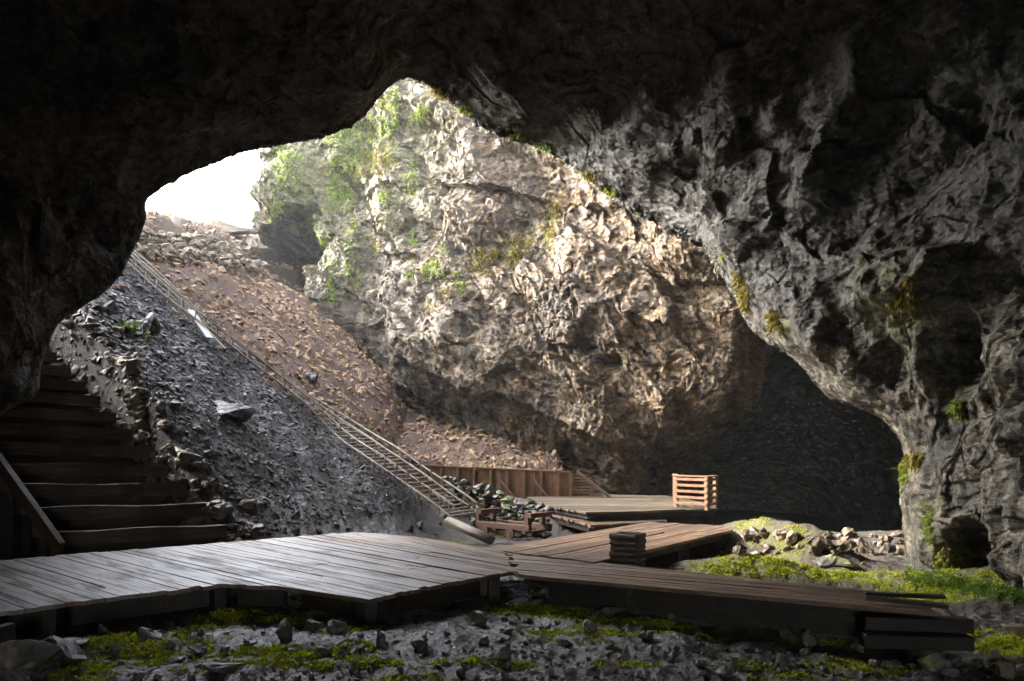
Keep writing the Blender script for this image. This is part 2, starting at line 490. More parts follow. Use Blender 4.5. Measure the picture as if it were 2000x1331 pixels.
def terrain_raw(X, Y):
    floor = -0.42 + 0 * X
    floor = floor + 0.10 * gauss(X, Y, -2.5, 6.6, 2.5, 0.8) - 0.10 * gauss(X, Y, 4.0, 6.3, 2.0, 0.9)
    floor = floor + 0.06 * gauss(X, Y, -0.2, 7.0, 1.2, 0.7)
    floor = floor + 0.62 * gauss(X, Y, 4.7, 13.6, 0.45, 1.1, 0.35) + 0.30 * gauss(X, Y, 5.2, 12.2, 0.35, 0.6, 0.2)
    floor = floor + 0.36 * gauss(X, Y, 3.55, 10.75, 0.75, 0.42, -0.2)
    floor = floor + 0.35 * gauss(X, Y, 6.9, 9.6, 0.9, 0.8)
    floor = floor - 0.25 * gauss(X, Y, -1.0, 17.5, 3.0, 1.8)
    floor = floor + 0.55 * gauss(X, Y, -0.4, 18.8, 2.0, 0.35, -0.35)      # bank under the mossy wall
    floor = floor - 1.7 * smooth(16.5, 25, Y) * smooth(4.5, 7.0, X)
    s = plane_z(X, Y)
    # bank kept up by the board fence
    berm = 0.80 + 0.30 * (Y - 22.3) - 0.10 * (X - 0)
    berm = np.where((Y > 22.5 - 0.126 * (X + 3.4)) & (X < 2.6), berm, -5.0) - 3.0 * smooth(1.5, 2.6, X)
    s = s - 1.2 * smooth(-5.0, -3.0, X) * smooth(19.3, 21.0, Y)
    s = s - 2.3 * gauss(X, Y, -11.0, 34.6, 1.4, 1.9)
    k = 0.12
    # no bank left of the stairs' open side
    bq = ((SX * (Y - 11.45) - SY * (X + 4.55))) / (SX * (-1.06 / 2.09) - SY * (-1.8 / 2.09))
    s = s - 8 * smooth(1.6, 2.4, bq) * smooth(13.5, 11.0, Y) * smooth(-10.5, -9.0, X)
    h = np.logaddexp(floor / k, s / k) * k
    h = np.maximum(h, np.minimum(berm, 3.0))
    h = h - 0.55 * gauss(X, Y, -4.6, 23.3, 0.9, 0.7) + 0.35 * gauss(X, Y, -3.7, 22.6, 1.0, 0.5)
    # ledges of bedrock under the crest
    z0 = s
    h = h - 4.0 * gauss(X, Y, -11.0, 39.2, 1.5, 2.3)
    band = smooth(6.3, 8.2, z0 - 0.10 * (Y - 20)) * smooth(-9.6, -11.0, X)
    q = 1.05
    zz = z0 / q + 0.25 * np.sin(Y * 0.9) + 0.1 * np.sin(Y * 2.7 + 1)
    st = (np.floor(zz) + smooth(0.45, 0.75, zz - np.floor(zz))) * q - 0.25 * q * np.sin(Y * 0.9) - 0.1 * q * np.sin(Y * 2.7 + 1)
    h = np.where(band > 0, h * (1 - 0.85 * band) + st * 0.85 * band, h)
    # the notch of the stairs
    return h


def stair_notch(X, Y, h):
    # along the flight: k steps; keep the earth below the treads
    rx, ry = -4.55, 11.45
    ux, uy = SX, SY
    n = math.hypot(ux, uy)
    # solve position = right_end + a*(step dir) - b*(edge dir)
    ex, ey = 1.8 / 2.09, 1.06 / 2.09
    det = ux * (-ey) - uy * (-ex)
    dx, dy = X - rx, Y - ry
    a = (dx * (-ey) - dy * (-ex)) / det
    b = (ux * dy - uy * dx) / det
    tread = 0.315 * (a + 0.2) - 0.42
    m = smooth(-0.45, 0.0, b) * smooth(6.5, 4.0, b) * smooth(-5.0, -4.0, a) * smooth(19, 15, a)
    return h * (1 - m) + np.minimum(h, np.maximum(tread, -0.4)) * m


def terrain(X, Y, detail=True):
    X = np.asarray(X, float); Y = np.asarray(Y, float)
    sh = X.shape
    X = X.ravel(); Y = Y.ravel()
    h = terrain_raw(X, Y)
    p = np.stack([X, Y, 0 * X], 1)
    sl = smooth(0.1, 1.2, h)
    h = h + 0.55 * gauss(X, Y, -2.9, 17.5, 0.9, 0.9)
    h = h + fbm(p * 0.55, 3) * (0.05 + 0.22 * sl)
    h = stair_notch(X, Y, h)
    if detail:
        near = 1 - sl
        h = h + fbm(p * 2.1 + 5, 4) * (0.055 * near + 0.06 * sl)
        h = h + np.maximum(facets(p * np.array([3.2, 3.2, 1]) + 0.3, 3), -0.2) * (0.022 * near + 0.03 * sl)
        h = h + fbm(p * 9.0, 4, 0.6) * (0.012 + 0.008 * sl)
    return h.reshape(sh)


NPX, ND = 1150, 720
pxs = np.concatenate([np.linspace(-1500, -250, 90, endpoint=False), np.linspace(-250, 2250, NPX), np.linspace(2250, 3600, 70)[1:]])
dd = np.concatenate([np.linspace(1.2, 4.6, 24, endpoint=False), np.geomspace(4.6, 52, ND)])
A, Dg = np.meshgrid((pxs - 1000) / F, dd, indexing='ij')
GX, GY = A * Dg, Dg
GZ = terrain(GX, GY)
gv = np.stack([GX.ravel(), GY.ravel(), GZ.ravel()], 1)
gf = grid_faces(len(pxs), len(dd))
TR = np.array([(238, 505), (300, 565), (380, 640), (470, 705), (560, 770), (640, 830), (720, 890), (800, 945), (880, 1005), (925, 1030)], float)
terr_bvh = BVHTree.FromPolygons([tuple(q) for q in np.stack([GX[::3, ::3].ravel(), GY[::3, ::3].ravel(), GZ[::3, ::3].ravel()], 1)],
                                [tuple(int(i) for i in q) for q in grid_faces(len(pxs[::3]), len(dd[::3]))])


def ghit(px, py):
    d = Vector(P(px, py, 1.0)) - Vector((0, 0, CZ))
    h, n, i, t = terr_bvh.ray_cast(Vector((0, 0, CZ)), d.normalized(), 200)
    return h


def gz(x, y):
    h, n, i, t = terr_bvh.ray_cast(Vector((x, y, 60)), Vector((0, 0, -1)), 200)
    return h.z if h else -0.4


# plan line of the track: stones left of it are wet and dark, right of it dry and brown
TRP = [ghit(*q) for q in TR]
TRP = [q for q in TRP if q is not None]
tx = np.array([q.x for q in TRP]); ty = np.array([q.y for q in TRP])
od = np.argsort(tx); tx, ty = tx[od], ty[od]


def track_side(X, Y):
    yl = np.interp(X, tx, ty)
    return Y - yl                      # > 0 beyond the track


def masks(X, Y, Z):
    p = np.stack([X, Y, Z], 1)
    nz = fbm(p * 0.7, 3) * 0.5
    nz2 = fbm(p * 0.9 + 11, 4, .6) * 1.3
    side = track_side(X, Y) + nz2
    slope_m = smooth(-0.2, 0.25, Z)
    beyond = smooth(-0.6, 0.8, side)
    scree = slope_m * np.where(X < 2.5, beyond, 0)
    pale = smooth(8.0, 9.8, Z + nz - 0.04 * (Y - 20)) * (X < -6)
    # moist brown earth on the right of the walkways and round the far deck
    dirt = smooth(0.8, 1.8, X - 0.15 * (Y - 10) + nz) * smooth(8.0, 9.0, Y + nz) * np.where(X > 2.2, 1.0, 1 - slope_m)
    dirt = np.maximum(dirt, smooth(14, 15.5, Y) * smooth(-3, -1.5, X) * (1 - scree))
    bq = ((SX * (Y - 11.45) - SY * (X + 4.55))) / (SX * (-1.06 / 2.09) - SY * (-1.8 / 2.09))
    dirt = np.maximum(dirt, smooth(-1.5, -0.9, bq + nz) * smooth(6, 5, bq) * (Y < 20) * (X < -3.5))
    moss = np.zeros_like(X)
    for (x, y, sx, sy, r, a) in MOSS:
        moss = np.maximum(moss, a * np.clip(1.5 * gauss(X, Y, x, y, sx, sy, r) - 0.2, 0, 1))
    return scree, pale, dirt, moss


def gpt(px, py):
    h = ghit(px, py)
    return (h.x, h.y)


MOSS = []
for (px, py, sx, sy, a) in [(470, 1205, .35, .25, 1), (300, 1250, .5, .2, 1), (215, 1255, .3, .15, .9), (560, 1275, .6, .16, 1), (260, 1300, .35, .12, .9),
                            (410, 1230, .3, .15, .8), (150, 1310, .4, .1, .6), (680, 1230, .25, .15, .8), (1060, 1205, .55, .2, 1), (1200, 1215, .6, .14, 1),
                            (1000, 1190, .25, .12, .9), (1290, 1215, .3, .15, 1), (1600, 1255, .3, .1, .5), (1660, 1295, .35, .08, .9), (1720, 1312, .3, .07, .8),
                            (930, 1290, .4, .06, .6), (1480, 1300, .3, .08, .5), (1930, 1255, .35, .3, 1), (1230, 1300, .3, .08, .5),
                            (1490, 1098, .55, .28, 1), (1620, 1120, 1.0, .35, .6), (1760, 1125, .6, .3, .6), (1430, 1110, .5, .3, .8), (900, 1064, .45, .12, 1),
                            (930, 985, .7, .5, .9), (1000, 1010, .5, .5, .8), (1470, 1030, .25, .5, .45), (1540, 1060, .3, .4, .4), (1350, 1130, .5, .2, .5), (690, 1260, .3, .1, .7), (420, 1310, .3, .06, .6), (1100, 1250, .4, .08, .4), (1850, 1150, .6, .4, .9), (330, 1280, .5, .1, .8), (520, 1295, .5, .07, .8), (620, 1300, .35, .06, .7), (740, 1290, .3, .06, .6), (1130, 1230, .5, .1, .9), (1350, 1240, .4, .1, .7), (90, 1325, .4, .06, .7), (820, 1320, .4, .05, .5), (1560, 1320, .4, .05, .6), (1750, 1260, .4, .1, .6), (590, 1215, .3, .15, .8)]:
    h = ghit(px, py)
    if h: MOSS.append((h.x, h.y, sx, sy, 0.0, a))
MOSS.append((0.2, 8.6, .3, .25, 0, 1))

gme = mesh_np('ground', gv, [gf])
sc_, pa_, di_, mo_ = masks(gv[:, 0], gv[:, 1], gv[:, 2])
for n_, a_ in (('scree', sc_), ('pale', pa_), ('dirt', di_), ('moss', mo_)): attr(gme, n_, a_)
attr(gme, 'slope', smooth(0.1, 0.9, gv[:, 2]))
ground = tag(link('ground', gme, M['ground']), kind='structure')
# cave floor behind the eye
fl = mesh_np('cave_floor', np.array([(-30, -30, -1.3), (30, -30, -1.3), (30, 6, -1.3), (-30, 6, -1.3)]), [np.array([[0, 1, 2, 3]])])
tag(link('cave_floor', fl, M['ground']), kind='structure')


# ------------------------------------------------------------------ splines on control grids
def catmull(C, counts):
    """C (n,...) control values, counts samples per segment -> samples (open curve)"""
    C = np.asarray(C, float)
    n = len(C)
    out = []
    for i in range(n - 1):
        p0, p1, p2, p3 = C[max(i - 1, 0)], C[i], C[i + 1], C[min(i + 2, n - 1)]
        last = (i == n - 2)
        for t in np.linspace(0, 1, counts[i] + (1 if last else 0), endpoint=last):
            t2, t3 = t * t, t * t * t
            out.append(0.5 * ((2 * p1) + (-p0 + p2) * t + (2 * p0 - 5 * p1 + 4 * p2 - p3) * t2 + (-p0 + 3 * p1 - 3 * p2 + p3) * t3))
    return np.array(out)


def grid_normals(G):
    du = np.gradient(G, axis=0); dv = np.gradient(G, axis=1)
    n = np.cross(du, dv)
    l = np.linalg.norm(n, axis=2)[..., None]
    return n / np.maximum(l, 1e-9)


# ------------------------------------------------------------------ the near vault: lip of the hole, ceiling, left wall and right-hand leg
LIP = [
    ((-320, 1180, 9.6), (-340, 1200, 8.6), (-500, 1350, 6.5)),
    ((-170, 900, 10.2), (-230, 900, 9.2), (-450, 950, 7.0)),
    ((-10, 808, 10.7), (-80, 760, 9.8), (-420, 750, 7.5)),
    ((52, 772, 11.0), (-20, 710, 10.0), (-400, 650, 7.8)),
    ((68, 700, 11.4), (0, 640, 10.4), (-400, 550, 8.0)),
    ((105, 630, 12.0), (10, 560, 10.8), (-400, 430, 8.3)),
    ((195, 566, 12.8), (80, 480, 11.5), (-400, 300, 8.6)),
    ((243, 505, 13.4), (120, 410, 12.0), (-380, 150, 9.0)),
    ((277, 430, 13.8), (150, 320, 12.3), (-350, 0, 9.2)),
    ((290, 380, 14.0), (200, 240, 12.5), (-250, -150, 9.5)),
    ((400, 318, 14.8), (330, 170, 13.0), (-50, -280, 9.5)),
    ((510, 289, 15.4), (470, 140, 13.5), (250, -330, 9.5)),
    ((620, 264, 16.0), (600, 130, 14.0), (500, -340, 9.5)),
    ((700, 230, 16.4), (690, 110, 14.3), (700, -340, 9.5)),
    ((745, 183, 16.8), (740, 70, 14.6), (850, -340, 9.5)),
    ((800, 150, 17.0), (820, 40, 15.0), (1000, -340, 9.5)),
    ((880, 202, 17.4), (960, 80, 15.0), (1150, -340, 9.5)),
    ((960, 254, 17.8), (1080, 130, 15.0), (1300, -330, 9.5)),
    ((1080, 300, 17.8), (1190, 180, 15.0), (1450, -320, 9.5)),
    ((1150, 350, 17.4), (1270, 230, 14.8), (1600, -300, 9.3)),
    ((1230, 403, 17.0), (1350, 290, 14.4), (1750, -270, 9.1)),
    ((1320, 462, 16.4), (1450, 350, 14.0), (1950, -200, 8.9)),
    ((1385, 487, 16.0), (1530, 430, 13.8), (2150, -80, 8.7)),
    ((1432, 570, 15.2), (1575, 540, 13.2), (2250, 150, 8.3)),
    ((1480, 650, 14.6), (1635, 600, 12.6), (2300, 350, 7.8)),
    ((1560, 703, 14.0), (1710, 650, 12.0), (2320, 480, 7.4)),
    ((1620, 770, 13.5), (1760, 700, 11.7), (2330, 580, 7.1)),
    ((1700, 803, 12.9), (1810, 750, 11.3), (2340, 660, 6.9)),
    ((1742, 833, 12.4), (1850, 800, 10.9), (2345, 740, 6.8)),
    ((1770, 885, 12.0), (1870, 860, 10.6), (2350, 840, 6.6)),
    ((1764, 960, 11.9), (1875, 950, 10.5), (2360, 950, 6.5)),
    ((1775, 1110, 11.7), (1885, 1110, 10.3), (2370, 1150, 6.4)),
    ((1780, 1260, 11.5), (1890, 1260, 10.2), (2380, 1380, 6.3)),
]
nL = len(LIP)
BAND = {22: ((1470, 500, 13.9), (1600, 420, 12.6)), 23: ((1525, 590, 12.9), (1640, 540, 12.0)), 24: ((1580, 665, 12.3), (1700, 620, 11.6)), 25: ((1655, 715, 11.9), (1770, 670, 11.2)), 26: ((1710, 765, 11.6), (1820, 720, 10.8)), 27: ((1775, 800, 11.2), (1870, 770, 10.4)), 28: ((1815, 835, 10.9), (1900, 810, 10.2)), 29: ((1835, 885, 10.7), (1915, 870, 9.9)), 30: ((1830, 960, 10.6), (1915, 955, 9.8)), 31: ((1840, 1110, 10.5), (1930, 1110, 9.7)), 32: ((1845, 1260, 10.3), (1935, 1260, 9.6))}
iR = 22                                   # from here on the back of the lip is the roof of the side chamber
hub = np.array([-2.0, 0, 4.0])
rows = []
for i, (l, m, o) in enumerate(LIP):
    if i in BAND:
        k3, m3 = P(*BAND[i][0]), P(*BAND[i][1])
    else:
        m3 = P(*m); k3 = P(*l) * 0.6 + m3 * 0.4
    l3, o3 = P(*l), P(*o)
    th = math.radians(192 - 204 * i / (nL - 1))
    r2 = np.array([8.6 * math.cos(th), 2.0, 8.4 * math.sin(th)])
    r3 = np.array([8.0 * math.cos(th), -6.0, 7.6 * math.sin(th)])
    cap = np.array([2.0 * math.cos(th), -11.0, 2.5 + 1.5 * math.sin(th)])
    ov = np.array([l3[0] - hub[0], 0, l3[2] - hub[2]]); ov /= np.linalg.norm(ov)
    up = np.array([0, 0, 1.0])
    b1 = l3 + ov * 0.45 + np.array([0, 0.7, 0.25])
    b2 = l3 + ov * 2.2 + up * 1.2 + np.array([0, 0.9, 0])
    b3 = l3 + ov * 5.0 + up * 2.5 + np.array([0, -1.0, 0])
    b4 = l3 + ov * 7.0 + up * 3.0 + np.array([0, -8.0, 0])
    if i >= iR:
        g = (i - iR) / (nL - 1 - iR)
        ph = g * math.pi / 2
        sc_t = (l3[1] + 1.4) / l3[1]
        t1 = np.array([l3[0] * sc_t + 0.12 + 0.25 * g, l3[1] + 1.4, CZ + (l3[2] - CZ) * sc_t + 0.25 * (1 - g)])
        t2 = np.array([7.0 + 6.5 * math.sin(ph), 21.0, -3.0 + 9.7 * math.cos(ph) ** 0.8])
        t3 = np.array([7.8 + 10 * math.sin(ph), 31.0, -3.2 + 8.2 * math.cos(ph)])
        t4 = np.array([7.0 + 9 * math.sin(ph), 47.0, -3.4])
        w = min(1.0, (i - iR + 1) / 2.0)
        b1, b2, b3, b4 = [a * (1 - w) + b * w for a, b in ((b1, t1), (b2, t2), (b3, t3), (b4, t4))]
    rows.append([b4, b3, b2, b1, l3, k3, m3, o3, r2, r3, cap])
CG = np.array(rows)                       # (nL, 11, 3)
lp = np.array([r[0][:2] for r in LIP], float)
seg = np.linalg.norm(np.diff(lp, axis=0), axis=1)
cu = np.maximum(6, (seg / 1.9).astype(int))
cu[iR - 1:] = (cu[iR - 1:] * 1.4).astype(int)
cv = [12, 16, 26, 34, 90, 100, 200, 26, 10, 6]
G1 = catmull(CG, cu)                      # along the lip
G = catmull(np.swapaxes(G1, 0, 1), cv)    # across
G = np.swapaxes(G, 0, 1).copy()           # (nu, nv, 3)
nu, nv = G.shape[:2]
iu = catmull(np.arange(nL, dtype=float)[:, None], cu)[:, 0]
jv = catmull(np.arange(11, dtype=float)[:, None], cv)[:, 0]
N = grid_normals(G)
ctr = np.array([0.0, 6.0, 3.0])
if ((ctr - G[nu // 2, nv // 2]) * N[nu // 2, nv // 2]).sum() < 0: N = -N
p = G.reshape(-1, 3)
wd = np.stack([fbm(p * 0.6 + s, 2) for s in (0, 20, 40)], 1)
q = p + wd * 0.15
JV = np.repeat(jv[None, :], nu, 0).ravel(); IU = np.repeat(iu[:, None], nv, 1).ravel()
lipw = 1 - 0.9 * np.exp(-(np.maximum(JV - 4.0, 0) / 1.2) ** 2)         # keep the outline of the hole near its drawing
right = smooth(21.5, 24.0, IU)
d = fbm(q * 0.45, 3) * 0.75 * (1 - 0.6 * right)
d += facets(q * 0.8, 1, 0.9) * 0.24 * (1 - 0.85 * right)
d += facets(q * np.array([1.7, 1.7, 2.4]) + 3, 2, 0.8) * 0.10 * (1 - 0.6 * right)
d += ridged(q * np.array([1.2, 1.2, 0.45]) + 7, 3, 0.45) * 0.07
d += facets(q * 3.0, 14, 0.9) * 0.04
d += fbm(p * 5.0, 4, 0.6) * 0.022
# drapery of flowstone running down the ceiling (upper right)
drap = np.exp(-((p[:, 0] - 5.2) / 2.2) ** 2) * np.exp(-((p[:, 1] - 12.0) / 3.0) ** 2) * smooth(4.5, 6.5, p[:, 2])
d += drap * (np.sin(p[:, 0] * 5.0 + wd[:, 0] * 3) * 0.22 + ridged(p * np.array([1.6, 0.3, 0.3]), 2, 0.4) * 0.10)
# vertical fluting and pits on the lit leg
leg = smooth(22.5, 25, IU) * smooth(8.2, 7.0, JV) * smooth(3.6, 4.2, JV)
d += leg * (ridged(p * np.array([1.1, 1.1, 0.4]) + 2, 3, 0.45) * 0.13 - np.maximum(0, fbm(p * 1.6 + 9, 3)) * 0.2 + facets(p * np.array([3, 3, 1.6]), 8, 0.9) * 0.06)


def dent(c, r, depth):
    v = (p - np.asarray(c)) / np.asarray(r)
    return -depth * smooth(1.0, 0.45, np.sqrt((v * v).sum(1)))


def on_shell(px, py):
    """index of the vault vertex seen nearest a picture point"""
    uu = 1000 + p[:, 0] / np.maximum(p[:, 1], .1) * F; vv = YH - (p[:, 2] - CZ) / np.maximum(p[:, 1], .1) * F
    m = ((uu - px) ** 2 + (vv - py) ** 2) + 1e9 * ((JV < 4) | (JV > 7.2))
    return p[np.argmin(m)]


d += dent(on_shell(1868, 690), (0.4, 0.6, 0.8), 0.6)
d += dent(on_shell(1905, 1110), (0.5, 0.75, 0.75), 0.95)
d += dent(on_shell(1650, 660), (0.45, 0.8, 0.55), 0.2)
d += dent(on_shell(1735, 720), (0.4, 0.5, 0.5), 0.2)
d += dent(on_shell(1818, 960), (0.28, 0.35, 0.6), 0.3)
d += dent(on_shell(1990, 880), (0.5, 0.5, 0.3), 0.35)
d += -dent(on_shell(1800, 545), (1.3, 1.0, 0.55), 0.6)
d += -dent(on_shell(1800, 1050), (0.25, 0.3, 1.3), 0.25)
d *= np.where(JV < 4, np.maximum(0.08, 0.14 * np.minimum(1, (4 - JV) / 1.5)), lipw)
d *= 1 - 0.4 * smooth(5.0, 7.5, p[:, 2]) * (JV > 4.3) * (JV < 8)
shell_v = p + N.reshape(-1, 3) * d[:, None]
# ragged rim
shell_v += (np.exp(-((JV - 4.0) / 0.35) ** 2) * (1 - 0.5 * right))[:, None] * np.stack([fbm(p * 3.5 + 3, 4, .65) * .08, 0 * d, fbm(p * 3.7 + 33, 4, .65) * .10], 1)
shm = mesh_np('cave_vault', shell_v, [grid_faces(nu, nv)])
mo = np.zeros(len(p))


def shell_moss(px, py, r, a=1.0):
    c = on_shell(px, py)
    v = np.linalg.norm(p - c, axis=1) / r
    np.maximum(mo, a * smooth(1.0, 0.3, v), out=mo)


for a_ in ((1790, 900, .35), (1815, 985, .25), (1835, 1060, .25), (1850, 1100, .3), (1765, 950, .25), (1870, 800, .25), (1790, 1050, .2), (1770, 590, .9, .8), (1700, 540, .7, .6), (1460, 600, .25), (1530, 640, .3), (1620, 700, .3, .6)): shell_moss(*a_)
attr(shm, 'moss', mo)
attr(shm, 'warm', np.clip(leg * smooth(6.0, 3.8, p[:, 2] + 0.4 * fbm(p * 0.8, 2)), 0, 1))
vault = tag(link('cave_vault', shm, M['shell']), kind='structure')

# ------------------------------------------------------------------ the far wall
WPL = [(-12.2, 50), (-12.9, 42), (-12.9, 37.2), (-11.6, 34.9), (-9.2, 33.2), (-6.2, 30.8), (-2.7, 27.3), (0.6, 25.0), (4.0, 22.7), (5.8, 21.1), (6.5, 20.7), (7.0, 21.7), (7.7, 25), (7.4, 50)]
WPL = np.array([(a, b, 0.0) for a, b in WPL])
wcu = [16, 30, 70, 110, 120, 130, 130, 120, 110, 50, 40, 40, 20]
W0 = catmull(WPL, wcu)
zh = np.concatenate([np.linspace(-3.0, 12.5, 500, endpoint=False), np.linspace(12.5, 18.8, 150)])
nw, nh = len(W0), len(zh)
tan = np.gradient(W0, axis=0); tan /= np.linalg.norm(tan, axis=1)[:, None]
wn = np.stack([tan[:, 1], -tan[:, 0], 0 * tan[:, 0]], 1)      # towards the cave
WX = W0[:, None, :] + np.zeros((1, nh, 1)); WX[:, :, 2] = zh[None, :]
wp = WX.reshape(-1, 3).copy()
wnn = np.repeat(wn[:, None, :], nh, 1).reshape(-1, 3)
S = np.repeat(np.linspace(0, 1, nw)[:, None], nh, 1).ravel()
pxw = 1000 + wp[:, 0] / wp[:, 1] * F
pyw = YH - (wp[:, 2] - CZ) / wp[:, 1] * F
wx, wy, wz = wp[:, 0], wp[:, 1], wp[:, 2]
off = np.zeros(len(wp))
front = (S > 0.11) & (S < 0.93)
# belly: the wall leans out in its middle and is undercut at its foot
off += 0.9 * np.exp(-((wz - 5.5) / 3.0) ** 2) * smooth(-7, -1, wx) - 0.7 * smooth(2.2, 0.3, wz) * smooth(-3, 2, wx)
off += -1.5 * smooth(1.7, 0.9, wz) * smooth(3.4, 4.6, wx)                    # dark undercut behind the railing
off += -1.3 * smooth(2.2, 0.0, wz) * smooth(-1.5, -4, wx) * smooth(-9, -7, wx)
off += -0.22 * np.maximum(wz - 8.0, 0) * (0.15 + 0.85 * smooth(-11, -6, wx))                                       # leans back to the sky above
grot = smooth(12.9, 12.0, wz - 0.10 * (wx + 10)) * smooth(-8.9, -9.8, wx) * smooth(-12.95, -12.5, wx) * smooth(38.5, 37, wy)
off += 1.5 * np.exp(-((wx + 10.6) / 1.5) ** 2 - ((wz - 14.0) / 1.7) ** 2)    # the mossy nose over it
off += 0.9 * np.exp(-((wx + 7.4) / 0.9) ** 2) * smooth(15, 9, wz)
off += 0.8 * np.exp(-((wx + 4.2 + 0.25 * (wz - 8)) / 0.8) ** 2) * smooth(3, 6, wz)
off += -0.8 * np.exp(-((wx - 0.2 + 0.35 * (wz - 9)) / 1.5) ** 2 - ((wz - 9.2) / 2.0) ** 2)   # smooth shadowed hollow
off += -0.6 * np.exp(-((wx + 2.6) / 1.6) ** 2 - ((wz - 2.6) / 1.0) ** 2)
off += -0.5 * np.exp(-((wx - 2.9) / .35) ** 2 - ((wz - 5.0) / .5) ** 2) - 0.5 * np.exp(-((wx - 3.4) / .3) ** 2 - ((wz - 4.2) / .3) ** 2)
wd = np.stack([fbm(wp * 0.5 + s, 3) for s in (0, 20, 40)], 1)
# beds dip down to the right
cd, sd = math.cos(math.radians(-28)), math.sin(math.radians(24))
u = wp @ np.array([0.77, -0.64, 0.0])
qd = np.stack([u * cd - wz * sd * -1, (wp @ np.array([0.64, 0.77, 0])), -u * sd * -1 + wz * cd], 1)
qd = qd + wd * 0.12
off += fbm(qd * 0.33, 3) * 0.8
off += facets(qd * np.array([0.42, 0.42, 0.75]), 1, 1.0) * 0.62
off += facets(qd * np.array([1.1, 1.1, 1.4]), 2, 0.9) * 0.22
off += np.maximum(0, fbm(wp * 0.9 + 77, 3)) * 0.18 - np.maximum(0, fbm(wp * 1.3 + 99, 3)) * 0.18
off += facets(qd * np.array([2.4, 2.4, 2.8]), 5, 0.9) * 0.11
rough_m = smooth(0.0, 0.35, fbm(wp * 0.35 + 50, 2) + 0.25 * smooth(7, 3, wz))
off += ridged(wp * np.array([3.0, 3.0, 1.2]), 4, 0.6) * 0.06 * rough_m
off += fbm(wp * 5.0, 3, 0.55) * (0.02 + 0.03 * rough_m)
endw = 1 - 0.65 * smooth(5.0, 6.6, wx)
off *= endw
wv = wp + wnn * off[:, None]
wv[:, 1] += 8.0 * grot; wv[:, 0] += 1.0 * grot
ucut = smooth(3.4, 0.7, wz) * smooth(4.3, 6.2, wx) * smooth(27, 22, wy)
wv[:, 0] -= 2.0 * ucut; wv[:, 1] += 2.4 * ucut
wv[:, 2] += (facets(qd * 1.3 + 9, 7) * 0.12 + fbm(wp * 1.5, 4) * 0.15)
wme = mesh_np('cave_wall', wv, [grid_faces(nw, nh)])
attr(wme, 'warm', smooth(-7.0, 2.5, wx + 0.15 * fbm(wp * 0.5, 2)) )
wm = 0.22 * smooth(-1.5, -5.0, wx) * smooth(8.5, 11.0, wz) + 0.2 * np.exp(-((wx + 9.5) / 1.2) ** 2)
attr(wme, 'moss', wm)
cwall = tag(link('cave_wall', wme, M['wall']), kind='structure')
wall_bvh = BVHTree.FromPolygons([tuple(q) for q in wv], [tuple(int(i) for i in q) for q in grid_faces(nw, nh)])
vault_bvh = BVHTree.FromPolygons([tuple(q) for q in shell_v], [tuple(int(i) for i in q) for q in grid_faces(nu, nv)])


def ray(bvh, px, py):
    dv = (Vector(P(px, py, 1.0)) - Vector((0, 0, CZ))).normalized()
    h, n, i, t = bvh.ray_cast(Vector((0, 0, CZ)), dv, 200)
    if h is None: return None, None
    if n.dot(dv) > 0: n = -n
    return h, n


# ------------------------------------------------------------------ stones
def hull_rock(seed, npts=16, sub=0, flat=(1, 1, 1), rough=0.0, cut=3):
    """angular broken stone, about 1 unit across"""
    r = random.Random(seed)
    bm = bmesh.new()
    for _ in range(npts):
        v = Vector((r.gauss(0, 1), r.gauss(0, 1), r.gauss(0, 1))).normalized() * r.uniform(0.75, 1.0) * 0.5
        bm.verts.new((v.x * flat[0], v.y * flat[1], v.z * flat[2]))
    res = bmesh.ops.convex_hull(bm, input=bm.verts)
    junk = [e for e in res['geom_interior'] if isinstance(e, bmesh.types.BMVert)]
    if junk: bmesh.ops.delete(bm, geom=junk, context='VERTS')
    for _ in range(cut):                       # broken faces
        n = Vector((r.gauss(0, 1), r.gauss(0, 1), r.gauss(0, 0.7))).normalized()
        g = bm.verts[:] + bm.edges[:] + bm.faces[:]
        bmesh.ops.bisect_plane(bm, geom=g, plane_co=n * r.uniform(0.24, 0.36) * min(flat), plane_no=n, clear_outer=True)
        ed = [e for e in bm.edges if e.is_boundary]
        if ed: bmesh.ops.contextual_create(bm, geom=ed)
    bmesh.ops.triangulate(bm, faces=bm.faces[:])
    if sub:
        bmesh.ops.bevel(bm, geom=bm.edges[:], offset=0.018, segments=1, affect='EDGES', clamp_overlap=True)
        bmesh.ops.triangulate(bm, faces=bm.faces[:])
        for _ in range(sub):
            long = [e for e in bm.edges if e.calc_length() > 0.11]
            bmesh.ops.subdivide_edges(bm, edges=long, cuts=1)
            bmesh.ops.triangulate(bm, faces=bm.faces[:])
    bmesh.ops.recalc_face_normals(bm, faces=bm.faces[:])
    bm.normal_update()
    if rough > 0:
        co = np.array([v.co[:] for v in bm.verts])
        no = np.array([v.normal[:] for v in bm.verts])
        dd_ = fbm(co * 3.0 + seed * 3.1, 4, 0.6) * rough + facets(co * 4 + seed, 3) * rough * 0.6
        for v, c, n_, q in zip(bm.verts, co, no, dd_): v.co = Vector(c + n_ * q)
    v = np.array([v.co[:] for v in bm.verts]); bm.verts.index_update()
    f = np.array([[q.index for q in fc.verts] for fc in bm.faces])
    bm.free()
    return v, f


small_var = [hull_rock(100 + i, 9, 0, (1, random.uniform(0.6, 0.9), random.uniform(0.35, 0.75)), 0, 1) for i in range(14)]
flat_var = [hull_rock(200 + i, 9, 0, (1, random.uniform(0.55, 0.9), random.uniform(0.18, 0.36)), 0, 1) for i in range(12)]


